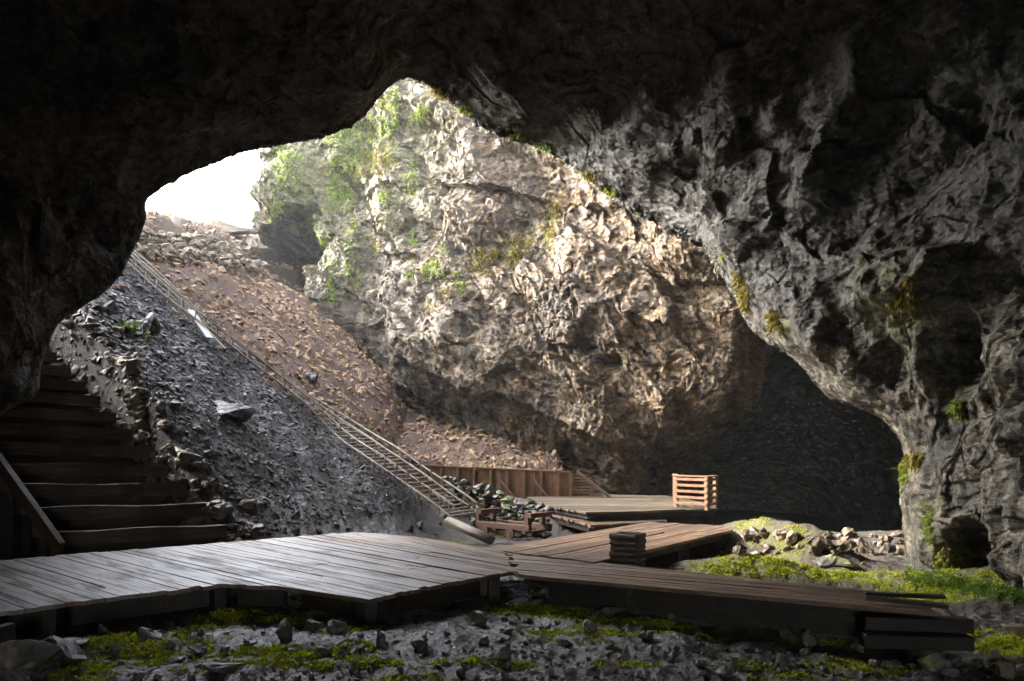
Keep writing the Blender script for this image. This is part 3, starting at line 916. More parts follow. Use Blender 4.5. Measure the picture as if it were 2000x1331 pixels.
def rot_mats(n, tilt, r):
    yaw = r.uniform(0, 2 * np.pi, n); ax = r.uniform(0, 2 * np.pi, n); t = r.normal(0, tilt, n)
    cz, sz = np.cos(yaw), np.sin(yaw)
    Rz = np.zeros((n, 3, 3)); Rz[:, 0, 0] = cz; Rz[:, 0, 1] = -sz; Rz[:, 1, 0] = sz; Rz[:, 1, 1] = cz; Rz[:, 2, 2] = 1
    kx, ky = np.cos(ax), np.sin(ax); c, s = np.cos(t), np.sin(t)
    Rt = np.zeros((n, 3, 3))
    Rt[:, 0, 0] = c + kx * kx * (1 - c); Rt[:, 0, 1] = kx * ky * (1 - c); Rt[:, 0, 2] = ky * s
    Rt[:, 1, 0] = kx * ky * (1 - c); Rt[:, 1, 1] = c + ky * ky * (1 - c); Rt[:, 1, 2] = -kx * s
    Rt[:, 2, 0] = -ky * s; Rt[:, 2, 1] = kx * s; Rt[:, 2, 2] = c
    return Rt @ Rz


def scatter(name, pts, size, variants, mat, tilt=0.5, seed=1, sink=0.15, normals=None):
    r = np.random.default_rng(seed)
    n = len(pts)
    which = r.integers(0, len(variants), n)
    R = rot_mats(n, tilt, r)
    if normals is not None:
        # lay the stones on the slope
        z = normals; x = np.cross(np.array([0.3, 1.0, 0.1]), z); x /= np.linalg.norm(x, axis=1)[:, None]; y = np.cross(z, x)
        R = np.stack([x, y, z], 2) @ R
    V, Fc, k = [], [], 0
    for i, (v, f) in enumerate(variants):
        m = np.where(which == i)[0]
        if not len(m): continue
        sc = size[m][:, None] * r.uniform(0.8, 1.2, (len(m), 3))
        w_ = np.einsum('nij,nkj->nki', R[m], v[None] * sc[:, None, :]) + pts[m][:, None, :]
        V.append(w_.reshape(-1, 3))
        Fc.append((f[None] + (np.arange(len(m)) * len(v))[:, None, None] + k).reshape(-1, 3))
        k += len(m) * len(v)
    me = mesh_np(name, np.concatenate(V), [np.concatenate(Fc)], smooth=False)
    return link(name, me, mat)


# terrain lookup on the finished grid
NORMG = grid_normals(np.stack([GX, GY, GZ], 2)); NORMG *= np.sign(NORMG[:, :, 2:3])


def pick(maskf, n, seed, zoff=0.0, near_bias=1.0):
    """random points on the terrain grid, evenly spread over the ground itself"""
    r = np.random.default_rng(seed)
    cu_ = np.gradient(pxs)[:, None] / F * GY * np.gradient(dd)[None, :]
    wgt = cu_ * maskf(GX, GY, GZ) * GY ** (-near_bias)
    wgt[:, -1] = 0
    cum = np.cumsum(wgt.ravel()); tot = cum[-1]
    idx = np.searchsorted(cum, r.random(n) * tot)
    idx = np.minimum(idx, GX.size - 1)
    i, j = np.unravel_index(idx, GX.shape)
    pt = np.stack([GX[i, j], GY[i, j], GZ[i, j] + zoff], 1)
    step = np.stack([np.gradient(pxs)[i] / F * GY[i, j], np.gradient(dd)[j]], 1)
    pt[:, :2] += (r.random((n, 2)) - 0.5) * step
    return pt, NORMG[i, j]


SCR = sc_.reshape(GX.shape); PAL = pa_.reshape(GX.shape); DIR = di_.reshape(GX.shape); MOS = mo_.reshape(GX.shape)
inview = (np.abs((pxs - 1000)) < 1100)[:, None] & (GY < 48)
ex, ey = 1.8 / 2.09, 1.06 / 2.09
detS = SX * (-ey) - SY * (-ex)
_dx, _dy = GX + 4.55, GY - 11.45
stair_b = (SX * _dy - SY * _dx) / detS
stair_a = (_dx * (-ey) - _dy * (-ex)) / detS
on_stairs = (stair_b > -0.1) & (stair_b < 5.5) & (stair_a > -2.5)
NPL = 34000
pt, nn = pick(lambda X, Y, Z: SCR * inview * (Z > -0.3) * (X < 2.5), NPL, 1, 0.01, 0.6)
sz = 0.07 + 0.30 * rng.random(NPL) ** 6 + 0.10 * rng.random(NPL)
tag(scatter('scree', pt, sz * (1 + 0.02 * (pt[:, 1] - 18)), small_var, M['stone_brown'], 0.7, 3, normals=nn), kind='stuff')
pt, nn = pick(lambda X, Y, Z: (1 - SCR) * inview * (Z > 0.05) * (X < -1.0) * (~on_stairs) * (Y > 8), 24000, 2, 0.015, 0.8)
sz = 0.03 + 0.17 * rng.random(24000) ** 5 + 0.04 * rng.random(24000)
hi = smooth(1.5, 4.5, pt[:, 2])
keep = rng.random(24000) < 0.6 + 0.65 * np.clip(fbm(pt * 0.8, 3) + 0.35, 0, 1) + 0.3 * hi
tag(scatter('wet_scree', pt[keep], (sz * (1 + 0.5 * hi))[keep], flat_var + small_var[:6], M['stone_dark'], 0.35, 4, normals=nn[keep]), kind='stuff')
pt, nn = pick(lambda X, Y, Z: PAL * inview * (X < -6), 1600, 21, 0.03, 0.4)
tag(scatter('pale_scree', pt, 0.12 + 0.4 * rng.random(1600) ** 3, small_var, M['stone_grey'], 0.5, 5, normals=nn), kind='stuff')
# gravel on the cave floor
pt, nn = pick(lambda X, Y, Z: inview * (Z < 0.2) * (Y < 12) * (1 - 0.75 * MOS) * np.clip(fbm(np.stack([X.ravel(), Y.ravel(), 0 * X.ravel()], 1) * 0.9, 3).reshape(X.shape) + 0.45, 0.08, 1), 17000, 6, 0.004, 1.2)
sz = 0.012 + 0.03 * rng.random(17000) ** 2 + 0.035 * rng.random(17000) ** 6
tag(scatter('gravel', pt, sz, small_var, M['stone_fore'], 0.6, 7, normals=nn), kind='stuff')
pt, nn = pick(lambda X, Y, Z: inview * (Z < 0.3) * (Y > 9) * (X > -2.5) * np.clip(fbm(np.stack([X.ravel(), Y.ravel(), 0 * X.ravel()], 1) * 0.7 + 40, 3).reshape(X.shape) + 0.3, 0.05, 1), 2600, 8, 0.004, 0.8)
sz = 0.02 + 0.07 * rng.random(2600) ** 4
tag(scatter('pebbles', pt, sz, small_var, M['stone_flank'], 0.6, 9, normals=nn), kind='stuff')

# single rocks ------------------------------------------------------
BIG = []
for i in range(18):
    fz = [0.55, 0.75, 0.9, 0.4][i % 4]
    v, f = hull_rock(300 + i, 12 + i % 5, 2, (1, 0.65 + 0.05 * (i % 6), fz), 0.055, 4)
    BIG.append((v, f, v[:, 2].min()))
_rock_me = {}


def rock_mesh(i, matk):
    if (i, matk) not in _rock_me:
        v, f, z = BIG[i]
        me = mesh_np('rock', v, [f], smooth=False); me.materials.append(M[matk]); _rock_me[(i, matk)] = me
    return _rock_me[(i, matk)]


def rock(name, x, y, s, i, matk, label, cat='rock', group=None, yaw=None, sc=(1, 1, 1), tilt=0.15, sink=0.27, z=None):
    o = bpy.data.objects.new(name, rock_mesh(i % len(BIG), matk)); COL.objects.link(o)
    o.scale = (s * sc[0], s * sc[1], s * sc[2])
    o.rotation_euler = (random.uniform(-tilt, tilt), random.uniform(-tilt, tilt), random.uniform(0, 6.28) if yaw is None else yaw)
    zz = gz(x, y) if z is None else z
    o.location = (x, y, zz - BIG[i % len(BIG)][2] * s * sc[2] * (1 - 2 * sink))
    return tag(o, label, cat, group)


def rock_px(name, px, py, wpx, i, matk, label, cat='rock', group=None, **k):
    """px, py: where the foot of the rock meets the ground"""
    h = ghit(px, py)
    if h is None: return None
    s = wpx * h.y / F / 0.86
    return rock(name, h.x, h.y, s, i, matk, label, cat, group, **k)


SPEC = [
    # foreground, left to right
    (50, 1325, 170, 13, 'stone_fore', 'large dark slab-sided rock at the bottom left corner, nearest the eye', dict(sc=(1, .8, .75), yaw=0.4)),
    (110, 1296, 170, 9, 'stone_fore', 'big dark wedge of rock leaning behind the corner rock at far left', dict(sc=(1.1, .7, .6), yaw=2.2)),
    (205, 1243, 46, 5, 'stone_fore', 'thin upright pointed stone in the shade under the left deck edge', dict(sc=(.7, .6, 1.5))),
    (282, 1252, 70, 4, 'stone_fore', 'brown block of rock with a flat top beside the left moss patch', dict(sc=(1, .9, .9), yaw=.3)),
    (135, 1262, 90, 8, 'stone_fore', 'low flat dark rock between the left corner rocks and the moss', dict(sc=(1.1, .8, .55))),
    (505, 1180, 105, 0, 'stone_fore', 'largest angular boulder wedged under the inner corner of the deck', dict(sc=(1.05, .8, .85), yaw=.2, sink=.05)),
    (440, 1180, 60, 3, 'stone_fore', 'squarish boulder left of the largest one under the deck corner', dict(sc=(1, .8, 1.1), sink=.1)),
    (480, 1213, 52, 7, 'stone_fore', 'flat stone ringed by moss below the deck corner boulder', dict(sc=(1.1, .8, .5))),
    (555, 1252, 62, 9, 'stone_fore', 'pyramid shaped rock standing on the middle of the left moss', dict(sc=(1, .8, 1.3), yaw=1)),
    (610, 1230, 78, 12, 'stone_fore', 'dark broad rock right of the pyramid shaped rock', dict(sc=(1.1, .7, .7))),
    (660, 1240, 60, 13, 'stone_fore', 'wedge of rock with a pale wet face near the deck point', dict(sc=(1.1, .8, .8))),
    (570, 1203, 70, 11, 'stone_fore', 'smooth pale wet slab lying by the deck corner boulder', dict(sc=(1.2, .8, .4))),
    (430, 1240, 60, 15, 'stone_fore', 'flat layered stone in the middle of the left moss', dict(sc=(1.2, .8, .45))),
    (430, 1310, 90, 16, 'stone_fore', 'low dark ridge of rock near the bottom edge left of centre', dict(sc=(1.3, .7, .55))),
    (745, 1262, 48, 6, 'stone_fore', 'dark angular rock in the hollow below the deck point', dict(sc=(1, .9, 1.0))),
    (820, 1262, 60, 10, 'stone_fore', 'two-faced pale rock standing in front of the deck point', dict(sc=(1, .8, 1.0))),
    (935, 1220, 60, 14, 'stone_fore', 'slanting rock on the bare mud in the centre foreground', dict(sc=(1.2, .7, .7))),
    (985, 1285, 45, 17, 'stone_fore', 'round-backed grey rock at the centre of the foreground', dict(sc=(.9, .8, 1.1))),
    (870, 1280, 44, 3, 'stone_fore', 'rock with a moss cap on its left side, centre foreground', dict(sc=(1.1, .8, .7))),
    (1185, 1202, 74, 8, 'stone_fore', 'flat-topped brown rock half under the right walkway', dict(sc=(1.1, .8, .6), yaw=.2)),
    (1080, 1172, 66, 2, 'stone_fore', 'shaded brown rock in the angle under the two decks', dict(sc=(1.1, .8, .6))),
    (1372, 1222, 150, 11, 'stone_mossy', 'long moss-topped boulder beside the right walkway edge', dict(sc=(1.15, .6, .62), yaw=.05, sink=.1)),
    (1195, 1308, 46, 5, 'stone_grey', 'palest upright stone in the rubble of the right foreground', dict(sc=(.8, .7, 1.2))),
    (1580, 1257, 40, 9, 'stone_fore', 'pointed stone at the edge of the shade under the right walkway', dict(sc=(.8, .8, 1.3))),
    (1540, 1245, 50, 1, 'stone_fore', 'broad grey stone left of the pointed stone under the right walkway', dict()),
    (1420, 1320, 56, 7, 'stone_fore', 'rounded brown stone at the bottom edge right of centre', dict(sc=(.9, .9, 1.1))),
    (1525, 1310, 50, 14, 'stone_fore', 'shiny cracked stone in the right foreground rubble', dict(sc=(.9, .9, 1.1))),
    (1830, 1310, 70, 10, 'stone_fore', 'dark rock in front of the broken end of the walkway', dict(sc=(1, .8, .8))),
    (1965, 1322, 80, 0, 'stone_grey', 'largest pale brick-like stone at the bottom right corner', dict(sc=(1, .8, 1.15), yaw=.1)),
    (1990, 1265, 56, 4, 'stone_grey', 'pale stone on top of the pile at the bottom right corner', dict(sc=(1.1, .9, .9), sink=-.8)),
    (1945, 1285, 40, 12, 'stone_grey', 'thin pale stone leaning on the left of the corner pile', dict(sc=(.7, .8, 1.4))),
    (1862, 1300, 44, 13, 'stone_fore', 'brown triangular rock by the mossy bank at the walkway end', dict()),
    # middle right
    (1735, 1078, 46, 5, 'stone_mossy', 'small upright mossy rock standing before the foot of the rock leg', dict(sc=(.9, .8, 1.1))),
    (1650, 1075, 60, 16, 'stone_flank', 'rounded brown boulder in the middle of the row before the dark chamber', dict()),
    (1690, 1080, 50, 17, 'stone_flank', 'greenish dome-shaped boulder next to the upright mossy rock', dict()),
    (1592, 1078, 52, 6, 'stone_flank', 'squat brown boulder at the left of the row before the dark chamber', dict()),
    (1548, 1058, 44, 9, 'stone_grey', 'pale pinkish stone on the rim of the dark chamber', dict()),
    (1522, 1052, 36, 2, 'stone_grey', 'small pale stone behind the moss-grown mound', dict()),
    (1625, 1105, 80, 8, 'stone_mossy', 'block with a bright green mossy face below the row of boulders', dict(sc=(1.2, .8, .8))),
    # slope
    (295, 652, 74, 13, 'stone_dark', 'large black wet boulder on the slope left of the track', dict(sc=(1.1, 1, .95))),
    (432, 800, 105, 10, 'stone_dark', 'dark hump of rock in the middle of the wet slope', dict(sc=(1.1, 1, .6), sink=.6)),
    (212, 612, 46, 6, 'stone_dark', 'dark boulder high on the slope close to the cave wall', dict()),
    (232, 565, 36, 7, 'stone_brown', 'brown boulder just left of the top of the track', dict()),
    (432, 455, 120, 1, 'stone_grey', 'large flat-topped pale slab on the skyline of the slope', dict(sc=(1.1, .7, .34), yaw=.1, sink=.1)),
    (610, 750, 40, 2, 'stone_dark', 'black boulder on the brown scree beside the track', dict()),
    (490, 1040, 52, 4, 'stone_flank', 'light brown squared stone at the foot of the stairs', dict()),
    (580, 1043, 30, 12, 'stone_grey', 'small pale stone behind the back edge of the deck', dict()),
    (430, 655, 0, 0, '', '', None),
    (500, 905, 34, 3, 'stone_dark', 'single pale-edged block low on the wet slope', dict()),
    (910, 930, 0, 0, '', '', None),
]
for s_ in SPEC:
    px, py, wq, vi, mk, lab, kw = s_
    if wq == 0: continue
    rock_px('rock' if wq < 66 else 'boulder', px, py, wq, vi, mk, lab, 'rock' if wq < 66 else 'boulder', **kw)

rock('boulder', -13.0, 35.6, 2.4, 4, 'stone_grey', 'pale rock buttress at the left side of the dark grotto below the mossy nose', 'boulder', yaw=.4, sc=(.8, 1.1, 1.0), sink=.25)
# the rest of the rubble in the foreground: every stone one object
r2_ = random.Random(5)
used = [(s_[0], s_[1], s_[2] * .5) for s_ in SPEC if s_[2]]
cnt = 0
while cnt < 225:
    px, py = r2_.uniform(60, 1990), 1331 - 120 * r2_.random() ** 1.25
    if px < 760 and py < 1215 + 0 * px: continue
    if 700 < px < 950 and py < 1235: continue
    if px > 1380 and py < 1250 + (px - 1380) * 0.05: continue
    if px > 1700 and py < 1290: continue
    wq = 14 + 34 * r2_.random() ** 2.2 * (1.25 if px > 1100 else 1.0)
    if any(abs(px - a) < c + wq * .3 and abs(py - b) < (c + wq * .3) * .55 for a, b, c in used): continue
    used.append((px, py, wq * .45))
    h = ghit(px, py)
    if h is None or h.z > 0.05: continue
    left = px < 800
    lab = ('small dark angular stone scattered over the mossy mud left of the deck point' if left else
           'small dark angular stone in the rubble field before the right walkway')
    grp = 'stones in the left foreground' if left else 'stones in the right foreground'
    rock('stone', h.x, h.y, wq * h.y / F / 0.86, r2_.randrange(len(BIG)), 'stone_fore', lab, 'stone', grp,
         yaw=r2_.uniform(0, 6.28), sc=(1, r2_.uniform(.65, 1), r2_.uniform(.55, 1.2)), tilt=0.4)
    cnt += 1
for k in range(75):
    px, py = r2_.uniform(500, 1010), r2_.uniform(1000, 1050)
    if k > 22: px, py = r2_.uniform(1440, 1760), r2_.uniform(1045, 1085)
    h = ghit(px, py)
    if h is None: continue
    a = k <= 22
    rock('stone', h.x, h.y, r2_.uniform(14, 30 if k <= 22 else 46) * h.y / F, r2_.randrange(len(BIG)), 'stone_dark' if a else 'stone_flank',
         'small stone at the foot of the wet scree behind the deck' if a else 'small brown stone on the floor before the dark chamber', 'stone',
         'stones at the foot of the scree' if a else 'stones before the dark chamber', tilt=.4)


# ------------------------------------------------------------------ boards
def clip_half(poly, n, c, keep_less):
    out = []
    for i in range(len(poly)):
        a, b = poly[i], poly[(i + 1) % len(poly)]
        da = a[0] * n[0] + a[1] * n[1] - c; db = b[0] * n[0] + b[1] * n[1] - c
        if not keep_less: da, db = -da, -db
        if da <= 0: out.append(a)
        if (da < 0 < db) or (db < 0 < da):
            t = da / (da - db); out.append((a[0] + (b[0] - a[0]) * t, a[1] + (b[1] - a[1]) * t))
    return out


def planks(poly, ang, width, zfun, thick, mb, r, gap=0.008, skip=(), ragged=0.03, split=3.2):
    dx, dy = math.cos(ang), math.sin(ang); nx, ny = -dy, dx
    cs = [p_[0] * nx + p_[1] * ny for p_ in poly]
    c = min(cs) + r.uniform(0, width * .3); k = 0
    c = min(cs)
    while c < max(cs):
        wv_ = width * r.uniform(0.92, 1.06)
        q = clip_half(clip_half(poly, (nx, ny), c + wv_ - gap, True), (nx, ny), c, False)
        if len(q) >= 3 and k not in skip:
            ts = [p_[0] * dx + p_[1] * dy for p_ in q]
            t0, t1 = min(ts), max(ts)
            cuts = [t0]
            t = t0 + r.uniform(0.6, 1.0) * split
            while t < t1 - 0.5: cuts.append(t); t += split * r.uniform(0.8, 1.2)
            cuts.append(t1)
            for a, b in zip(cuts[:-1], cuts[1:]):
                s_ = clip_half(clip_half(q, (dx, dy), b - (0.004 if b < t1 else 0), True), (dx, dy), a, False)
                if len(s_) < 3: continue
                dz = r.uniform(-0.005, 0.005); ta = r.uniform(-0.0022, 0.0022); tb = r.uniform(-0.02, 0.02)
                e0, e1 = r.uniform(-ragged, ragged), r.uniform(-ragged, ragged)
                pp = []
                for (x, y) in s_:
                    tt = x * dx + y * dy; nn_ = x * nx + y * ny
                    e = e0 if tt < (a + b) / 2 else e1
                    if (tt < (a + b) / 2 and a > t0) or (tt >= (a + b) / 2 and b < t1): e = 0
                    pp.append((x + dx * e, y + dy * e, zfun(x, y) + dz + ta * (tt - a) + tb * (nn_ - c - wv_ / 2)))
                mb.prism(pp, -thick, 0.0)
        c += wv_; k += 1


def flat(px, py, z=0.0):
    d_ = (CZ - z) * F / (py - YH)
    return ((px - 1000) / F * d_, d_)


def edge_beams(mb, pts, z0, z1, w, inset=0.05):
    cx = sum(q[0] for q in pts) / len(pts); cy = sum(q[1] for q in pts) / len(pts)
    for a, b in zip(pts[:-1], pts[1:]):
        A_ = Vector((a[0], a[1], 0)); B_ = Vector((b[0], b[1], 0)); m_ = Vector((cx, cy, 0))
        d_ = (B_ - A_).normalized(); nrm = Vector((-d_.y, d_.x, 0))
        if (m_ - (A_ + B_) / 2).dot(nrm) < 0: nrm = -nrm
        A_ += nrm * inset + d_ * inset; B_ += nrm * inset - d_ * inset
        z = (z0 + z1) / 2
        mb.beam((A_.x, A_.y, z), (B_.x, B_.y, z), w, z1 - z0)


def deck(name, poly, ang, width, mats, label, z=0.0, zfun=None, edges=None, thick=0.04, posts=(), beam_h=0.12, seed=1, inset=.13, ragged=.03, split=3.2, joists=0):
    r = random.Random(seed)
    cx = sum(q[0] for q in poly) / len(poly); cy = sum(q[1] for q in poly) / len(poly)
    root = empty(name, (cx, cy, z - 0.3)); tag(root, label, 'deck')
    zf = zfun or (lambda x, y: z)
    m1 = MB(); planks(poly, ang, width, zf, thick, m1, r, ragged=ragged, split=split); m1.build('decking', M[mats[0]], root)
    for a, b in (edges or []):
        m2 = MB(); edge_beams(m2, [a, b], 0, beam_h, 0.08)
        # edge_beams needs the deck's own middle to know the inside
        m2 = MB(); A_, B_ = Vector((*a, 0)), Vector((*b, 0)); d_ = (B_ - A_).normalized(); nr = Vector((-d_.y, d_.x, 0))
        if (Vector((cx, cy, 0)) - (A_ + B_) / 2).dot(nr) < 0: nr = -nr
        A_ = A_ + nr * inset + d_ * .05; B_ = B_ + nr * inset - d_ * .05
        za, zb = zf(*a) - thick - beam_h / 2 - .004, zf(*b) - thick - beam_h / 2 - .004
        m2.beam((A_.x, A_.y, za), (B_.x, B_.y, zb), 0.09, beam_h)
        m2.build('shade_edge_beam', M[mats[1]], root, bevel=.004)  # near-black beam, set in and deepened to stand for under-deck shade
    for (x, y) in posts:
        m3 = MB(); g0 = gz(x, y) - 0.1; m3.beam((x, y, g0), (x, y, zf(x, y) - thick - 0.006), 0.14, 0.14, up=(1, 0, 0)); m3.build('post', M[mats[1]], root, bevel=.006)
    return root


def tilt_z(x, y):
    '''left deck sloped towards its front edge, added to catch more sky glare'''
    return 0.07 * (y - 8.2) * float(smooth(0.3, -2.2, np.array([x]))[0])  # slope shaped for the sheen on the left boards


def onto(px, py):
    z = 0.0
    for _ in range(12):
        x, y = flat(px, py, z); z = tilt_z(x, y)
    return (x, y)


A0 = onto(-420, 1290); A1 = onto(0, 1195); A2 = onto(428, 1141); A3 = onto(540, 1144); A4 = onto(722, 1172); A5 = flat(1005, 1116)
A6 = flat(1042, 1125); B0 = flat(950, 1074); B1 = onto(860, 1056); B2 = onto(690, 1040); B3 = onto(560, 1050); B4 = onto(130, 1084); B5 = onto(-420, 1130)
mid_cut = flat(985, 1079)
deck_poly = [A0, A1, A2, A3, A4, A5, mid_cut, B0, B1, B2, B3, B4, B5]
deck('wooden_deck', deck_poly, PA, 0.108, ('deck', 'dark_wood'), 'broad wet plank deck at the foot of the stairs, shining bluish white on its left',
     0.0, tilt_z, [(A0, A1), (A1, A2), (A2, A3), (A3, A4), (A4, A5), (A5, mid_cut)], 0.045,
     [(A1[0] + .3, A1[1] + .35), (A2[0] - .1, A2[1] + .35), (A4[0] - .05, A4[1] + .4), (A5[0] - .25, A5[1] + .2)], 0.26, 3, inset=.38)
# walkway to the right
W1 = flat(1842, 1197); W2 = flat(1700, 1152); W2b = (W2[0] + .25, W2[1] - .12)
wr = random.Random(8)
wpoly = [(A5[0] + .05, A5[1] - .10), A6, W1, W2, flat(1150, 1096), (mid_cut[0] + .02, mid_cut[1] - .01)]
wr_root = deck('boardwalk', wpoly, math.atan2(W1[1] - A6[1], W1[0] - A6[0]), 0.112, ('deck', 'dark_wood'), 'narrow dark plank walkway running right in front of the log bin, its far end broken',
               -0.006, None, [(A6, W1)], 0.045, [(A6[0] + .5 + t * 1.05, A6[1] + .28 - t * .53) for t in range(4)], 0.34, 5, inset=.36, ragged=.10, split=4.5)
# loose broken boards at its end
for k, (a, b, w_, lab) in enumerate([((1690, 1158), (1845, 1166), .10, 'loose weathered plank sticking out past the broken end of the walkway, the rear one'),
                                  ((1690, 1172), (1850, 1184), .13, 'loose split plank along the broken end of the walkway, in front of the rear one')]):
    pa, pb = flat(*a, z=0.03), flat(*b, z=0.03)
    m1 = MB(); m1.beam((*pa, .022 + .03 * k), (*pb, .03), w_, .035)
    o = m1.build('plank', M['dark_wood'], None, origin=(*pa, .02), bevel=.004); tag(o, lab, 'plank')
# stacked sleepers under the end
for k, (px, py, z0, l_) in enumerate([(1900, 1225, -.17, 1.1), (1905, 1262, -.30, 1.0)]):
    a = flat(1700, 1222 + 36 * k, z=z0); b = flat(1908, 1226 + 34 * k, z=z0)
    m1 = MB(); m1.beam((a[0], a[1] + .16, z0), (b[0], b[1] + .1, z0), .18, .13)
    tag(m1.build('sleeper', M['dark_wood'], None, origin=(a[0], a[1], z0), bevel=.01), ['upper dark timber under the broken end of the walkway', 'lower dark timber under the broken end of the walkway'][k], 'timber')
# second walkway, to the far platform
Mz = 0.02
C0 = flat(948, 1073, Mz); C1 = flat(1162, 1098, Mz); C2 = flat(1432, 1035, Mz); C3 = flat(1405, 1026, Mz); C4 = flat(1265, 1020, Mz)
C1 = (C1[0], C1[1] + .03)
ang2 = math.atan2(C2[1] - C1[1], C2[0] - C1[0])
deck('boardwalk', [C0, C1, C2, C3, C4], ang2, 0.16, ('walk', 'dark_wood'), 'plank walkway with long boards leading back from the log bin to the far platform',
     Mz, None, [(C1, C2), (C0, C4), (C2, C3)], .045, [(C1[0] + (C2[0] - C1[0]) * t - .1, C1[1] + (C2[1] - C1[1]) * t + .08) for t in (.05, .33, .62, .95)], .12, 9, split=5.5)
# low landing and far platform
L0 = flat(1070, 1004, -.12); L1 = flat(1155, 1026, -.12); L2 = flat(1300, 1018, -.12); L3 = flat(1310, 1000, -.12)
deck('deck_step', [L0, L1, L2, L3], 0.0, .15, ('walk', 'dark_wood'), 'low dark plank landing just below the front edge of the far platform', -.12, None, [(L0, L1), (L1, L2)], .05, [L1], .14, 11)
Pz = 0.10
P0 = flat(1030, 971, Pz); P1 = flat(1062, 986, Pz); P2 = flat(1146, 1001, Pz); P3 = flat(1405, 994, Pz); P4 = flat(1390, 984, Pz); P5 = flat(1322, 975, Pz); P6 = flat(1180, 966, Pz)
P5 = (P5[0], P5[1] + 1.5)
deck('platform', [P0, P1, P2, P3, P4, P5, P6], 0.05, .15, ('plat', 'dark_wood'), 'wide pale dusty board platform below the rock wall, with the railing on its right',
     Pz, None, [(P1, P2), (P2, P3), (P3, P4)], .05, [(P2[0] + .2, P2[1] + .2), (P3[0] - .2, P3[1] + .15), (3.3, P3[1] + .2)], .12, 13, split=4)

# ------------------------------------------------------------------ stairs
root = empty('wooden_staircase', (-5.6, 10.9, 0)); tag(root, 'wide dark timber staircase climbing left beside the scree, with a plank along its open side', 'stairs')
RPX = [(421, 1023), (385, 988), (345, 950), (320, 914), (275, 876), (240, 845), (205, 807), (170, 779), (142, 747), (115, 717), (98, 690), (85, 664)]
sr = random.Random(2)
Ls, Rs = [], []
for k in range(13):
    Lk = Vector((-6.5 + SX * k, 10.3 + SY * k, 0.33 * (k + 1)))
    if k < 12:
        D_ = 11.36 + SY * k
        Rk = Vector((*P(*RPX[k], D_),))
        Rk.x = -4.55 + SX * k; Rk.y = 11.45 + SY * k
        Rk.z = 0.312 * (k + 1)
    else:
        Rk = Rs[-1] + Vector((SX, SY, .31))
    if k > 3: Lk = Lk + (Lk - Rk).normalized() * min(1.6, .8 * (k - 3))
    Ls.append(Lk); Rs.append(Rk)
for k, (a, b) in enumerate(zip(Ls, Rs)):
    m1 = MB()
    d_ = (b - a).normalized(); back = Vector((SX, SY, 0)).normalized()
    # front timber with a slightly worn, sagging top edge
    h_ = 0.20
    n_ = 7
    for q in range(n_):
        s0, s1 = a.lerp(b, q / n_), a.lerp(b, (q + 1) / n_)
        sag0 = -0.012 * math.sin(q * 1.3 + k * 2.1); sag1 = -0.012 * math.sin((q + 1) * 1.3 + k * 2.1)
        v_ = []
        for s_, sg in ((s0, sag0), (s1, sag1)):
            for off_, zz in ((0, -h_), (.14, -h_), (.14, sg), (0, sg + sr.uniform(-.004, .004))):
                v_.append(s_ + back * off_ + Vector((0, 0, zz)))
        m1.add(v_, [(0, 1, 5, 4), (1, 2, 6, 5), (2, 3, 7, 6), (3, 0, 4, 7)] + ([(3, 2, 1, 0)] if q == 0 else []) + ([(4, 5, 6, 7)] if q == n_ - 1 else []))
    m1.build('step_beam', M['step_wood'], root)
    m2 = MB()
    tw = .40
    for (o_, wid) in ((.146, .15), (.30, .16)):
        c0 = a + back * (o_ + wid / 2) + Vector((0, 0, -.035)); c1 = b + back * (o_ + wid / 2) + Vector((0, 0, -.035))
        m2.beam(c0, c1, wid, .045)
    mr = MB(); c0 = a + back * .27 + Vector((0, 0, -.27)); c1 = b + back * .27 + Vector((0, 0, -.27))
    mr.beam(c0, c1, .04, .40); mr.build('riser', M['dark_wood'], root)
    m2.build('tread', M['tread'], root, bevel=.003)
    if k < 5:
        m3 = MB(); c = a - d_ * .02
        m3.beam(c - d_ * .16 + back * .12 + Vector((0, 0, -.06)), c + back * .12 + Vector((0, 0, -.06)), .22, .10)
        m3.build('tread_end', M['step_wood'], root, bevel=.006)
ma = MB()
s0 = Vector(P(118, 1072, 10.0)); s1 = Vector(P(-40, 850, 11.1))
ma.beam(s0, s1, .09, .20); ma.build('stringer', M['step_wood'], root, bevel=.006)
mb_ = MB()
for k in (1, 2, 3):
    c = Ls[k] + Vector((-.1, .25, 0)); mb_.beam((c.x, c.y, gz(c.x, c.y) - .1), (c.x, c.y, c.z - .12), .12, .12, up=(1, 0, 0))
mb_.build('prop', M['dark_wood'], root)

# dry stone flank right of the stairs ---------------------------------
fr = random.Random(12)


def stone_pile(name, path, label, matk, rows_, size, depth, seed, cat='stone wall'):
    r = np.random.default_rng(seed)
    V, Fc, k = [], [], 0
    for (x, y, z, s) in path:
        i = int(r.integers(0, len(BIG)))
        v, f, _ = BIG[i]
        R = rot_mats(1, .25, r)[0]
        w_ = (v * np.array([1.15, .9, .62 + .3 * r.random()]) * s) @ R.T + np.array([x, y, z])
        V.append(w_); Fc.append(f + k); k += len(v)
    me = mesh_np(name, np.concatenate(V), [np.concatenate(Fc)], smooth=False)
    o = link(name, me, M[matk])
    return tag(o, label, cat)


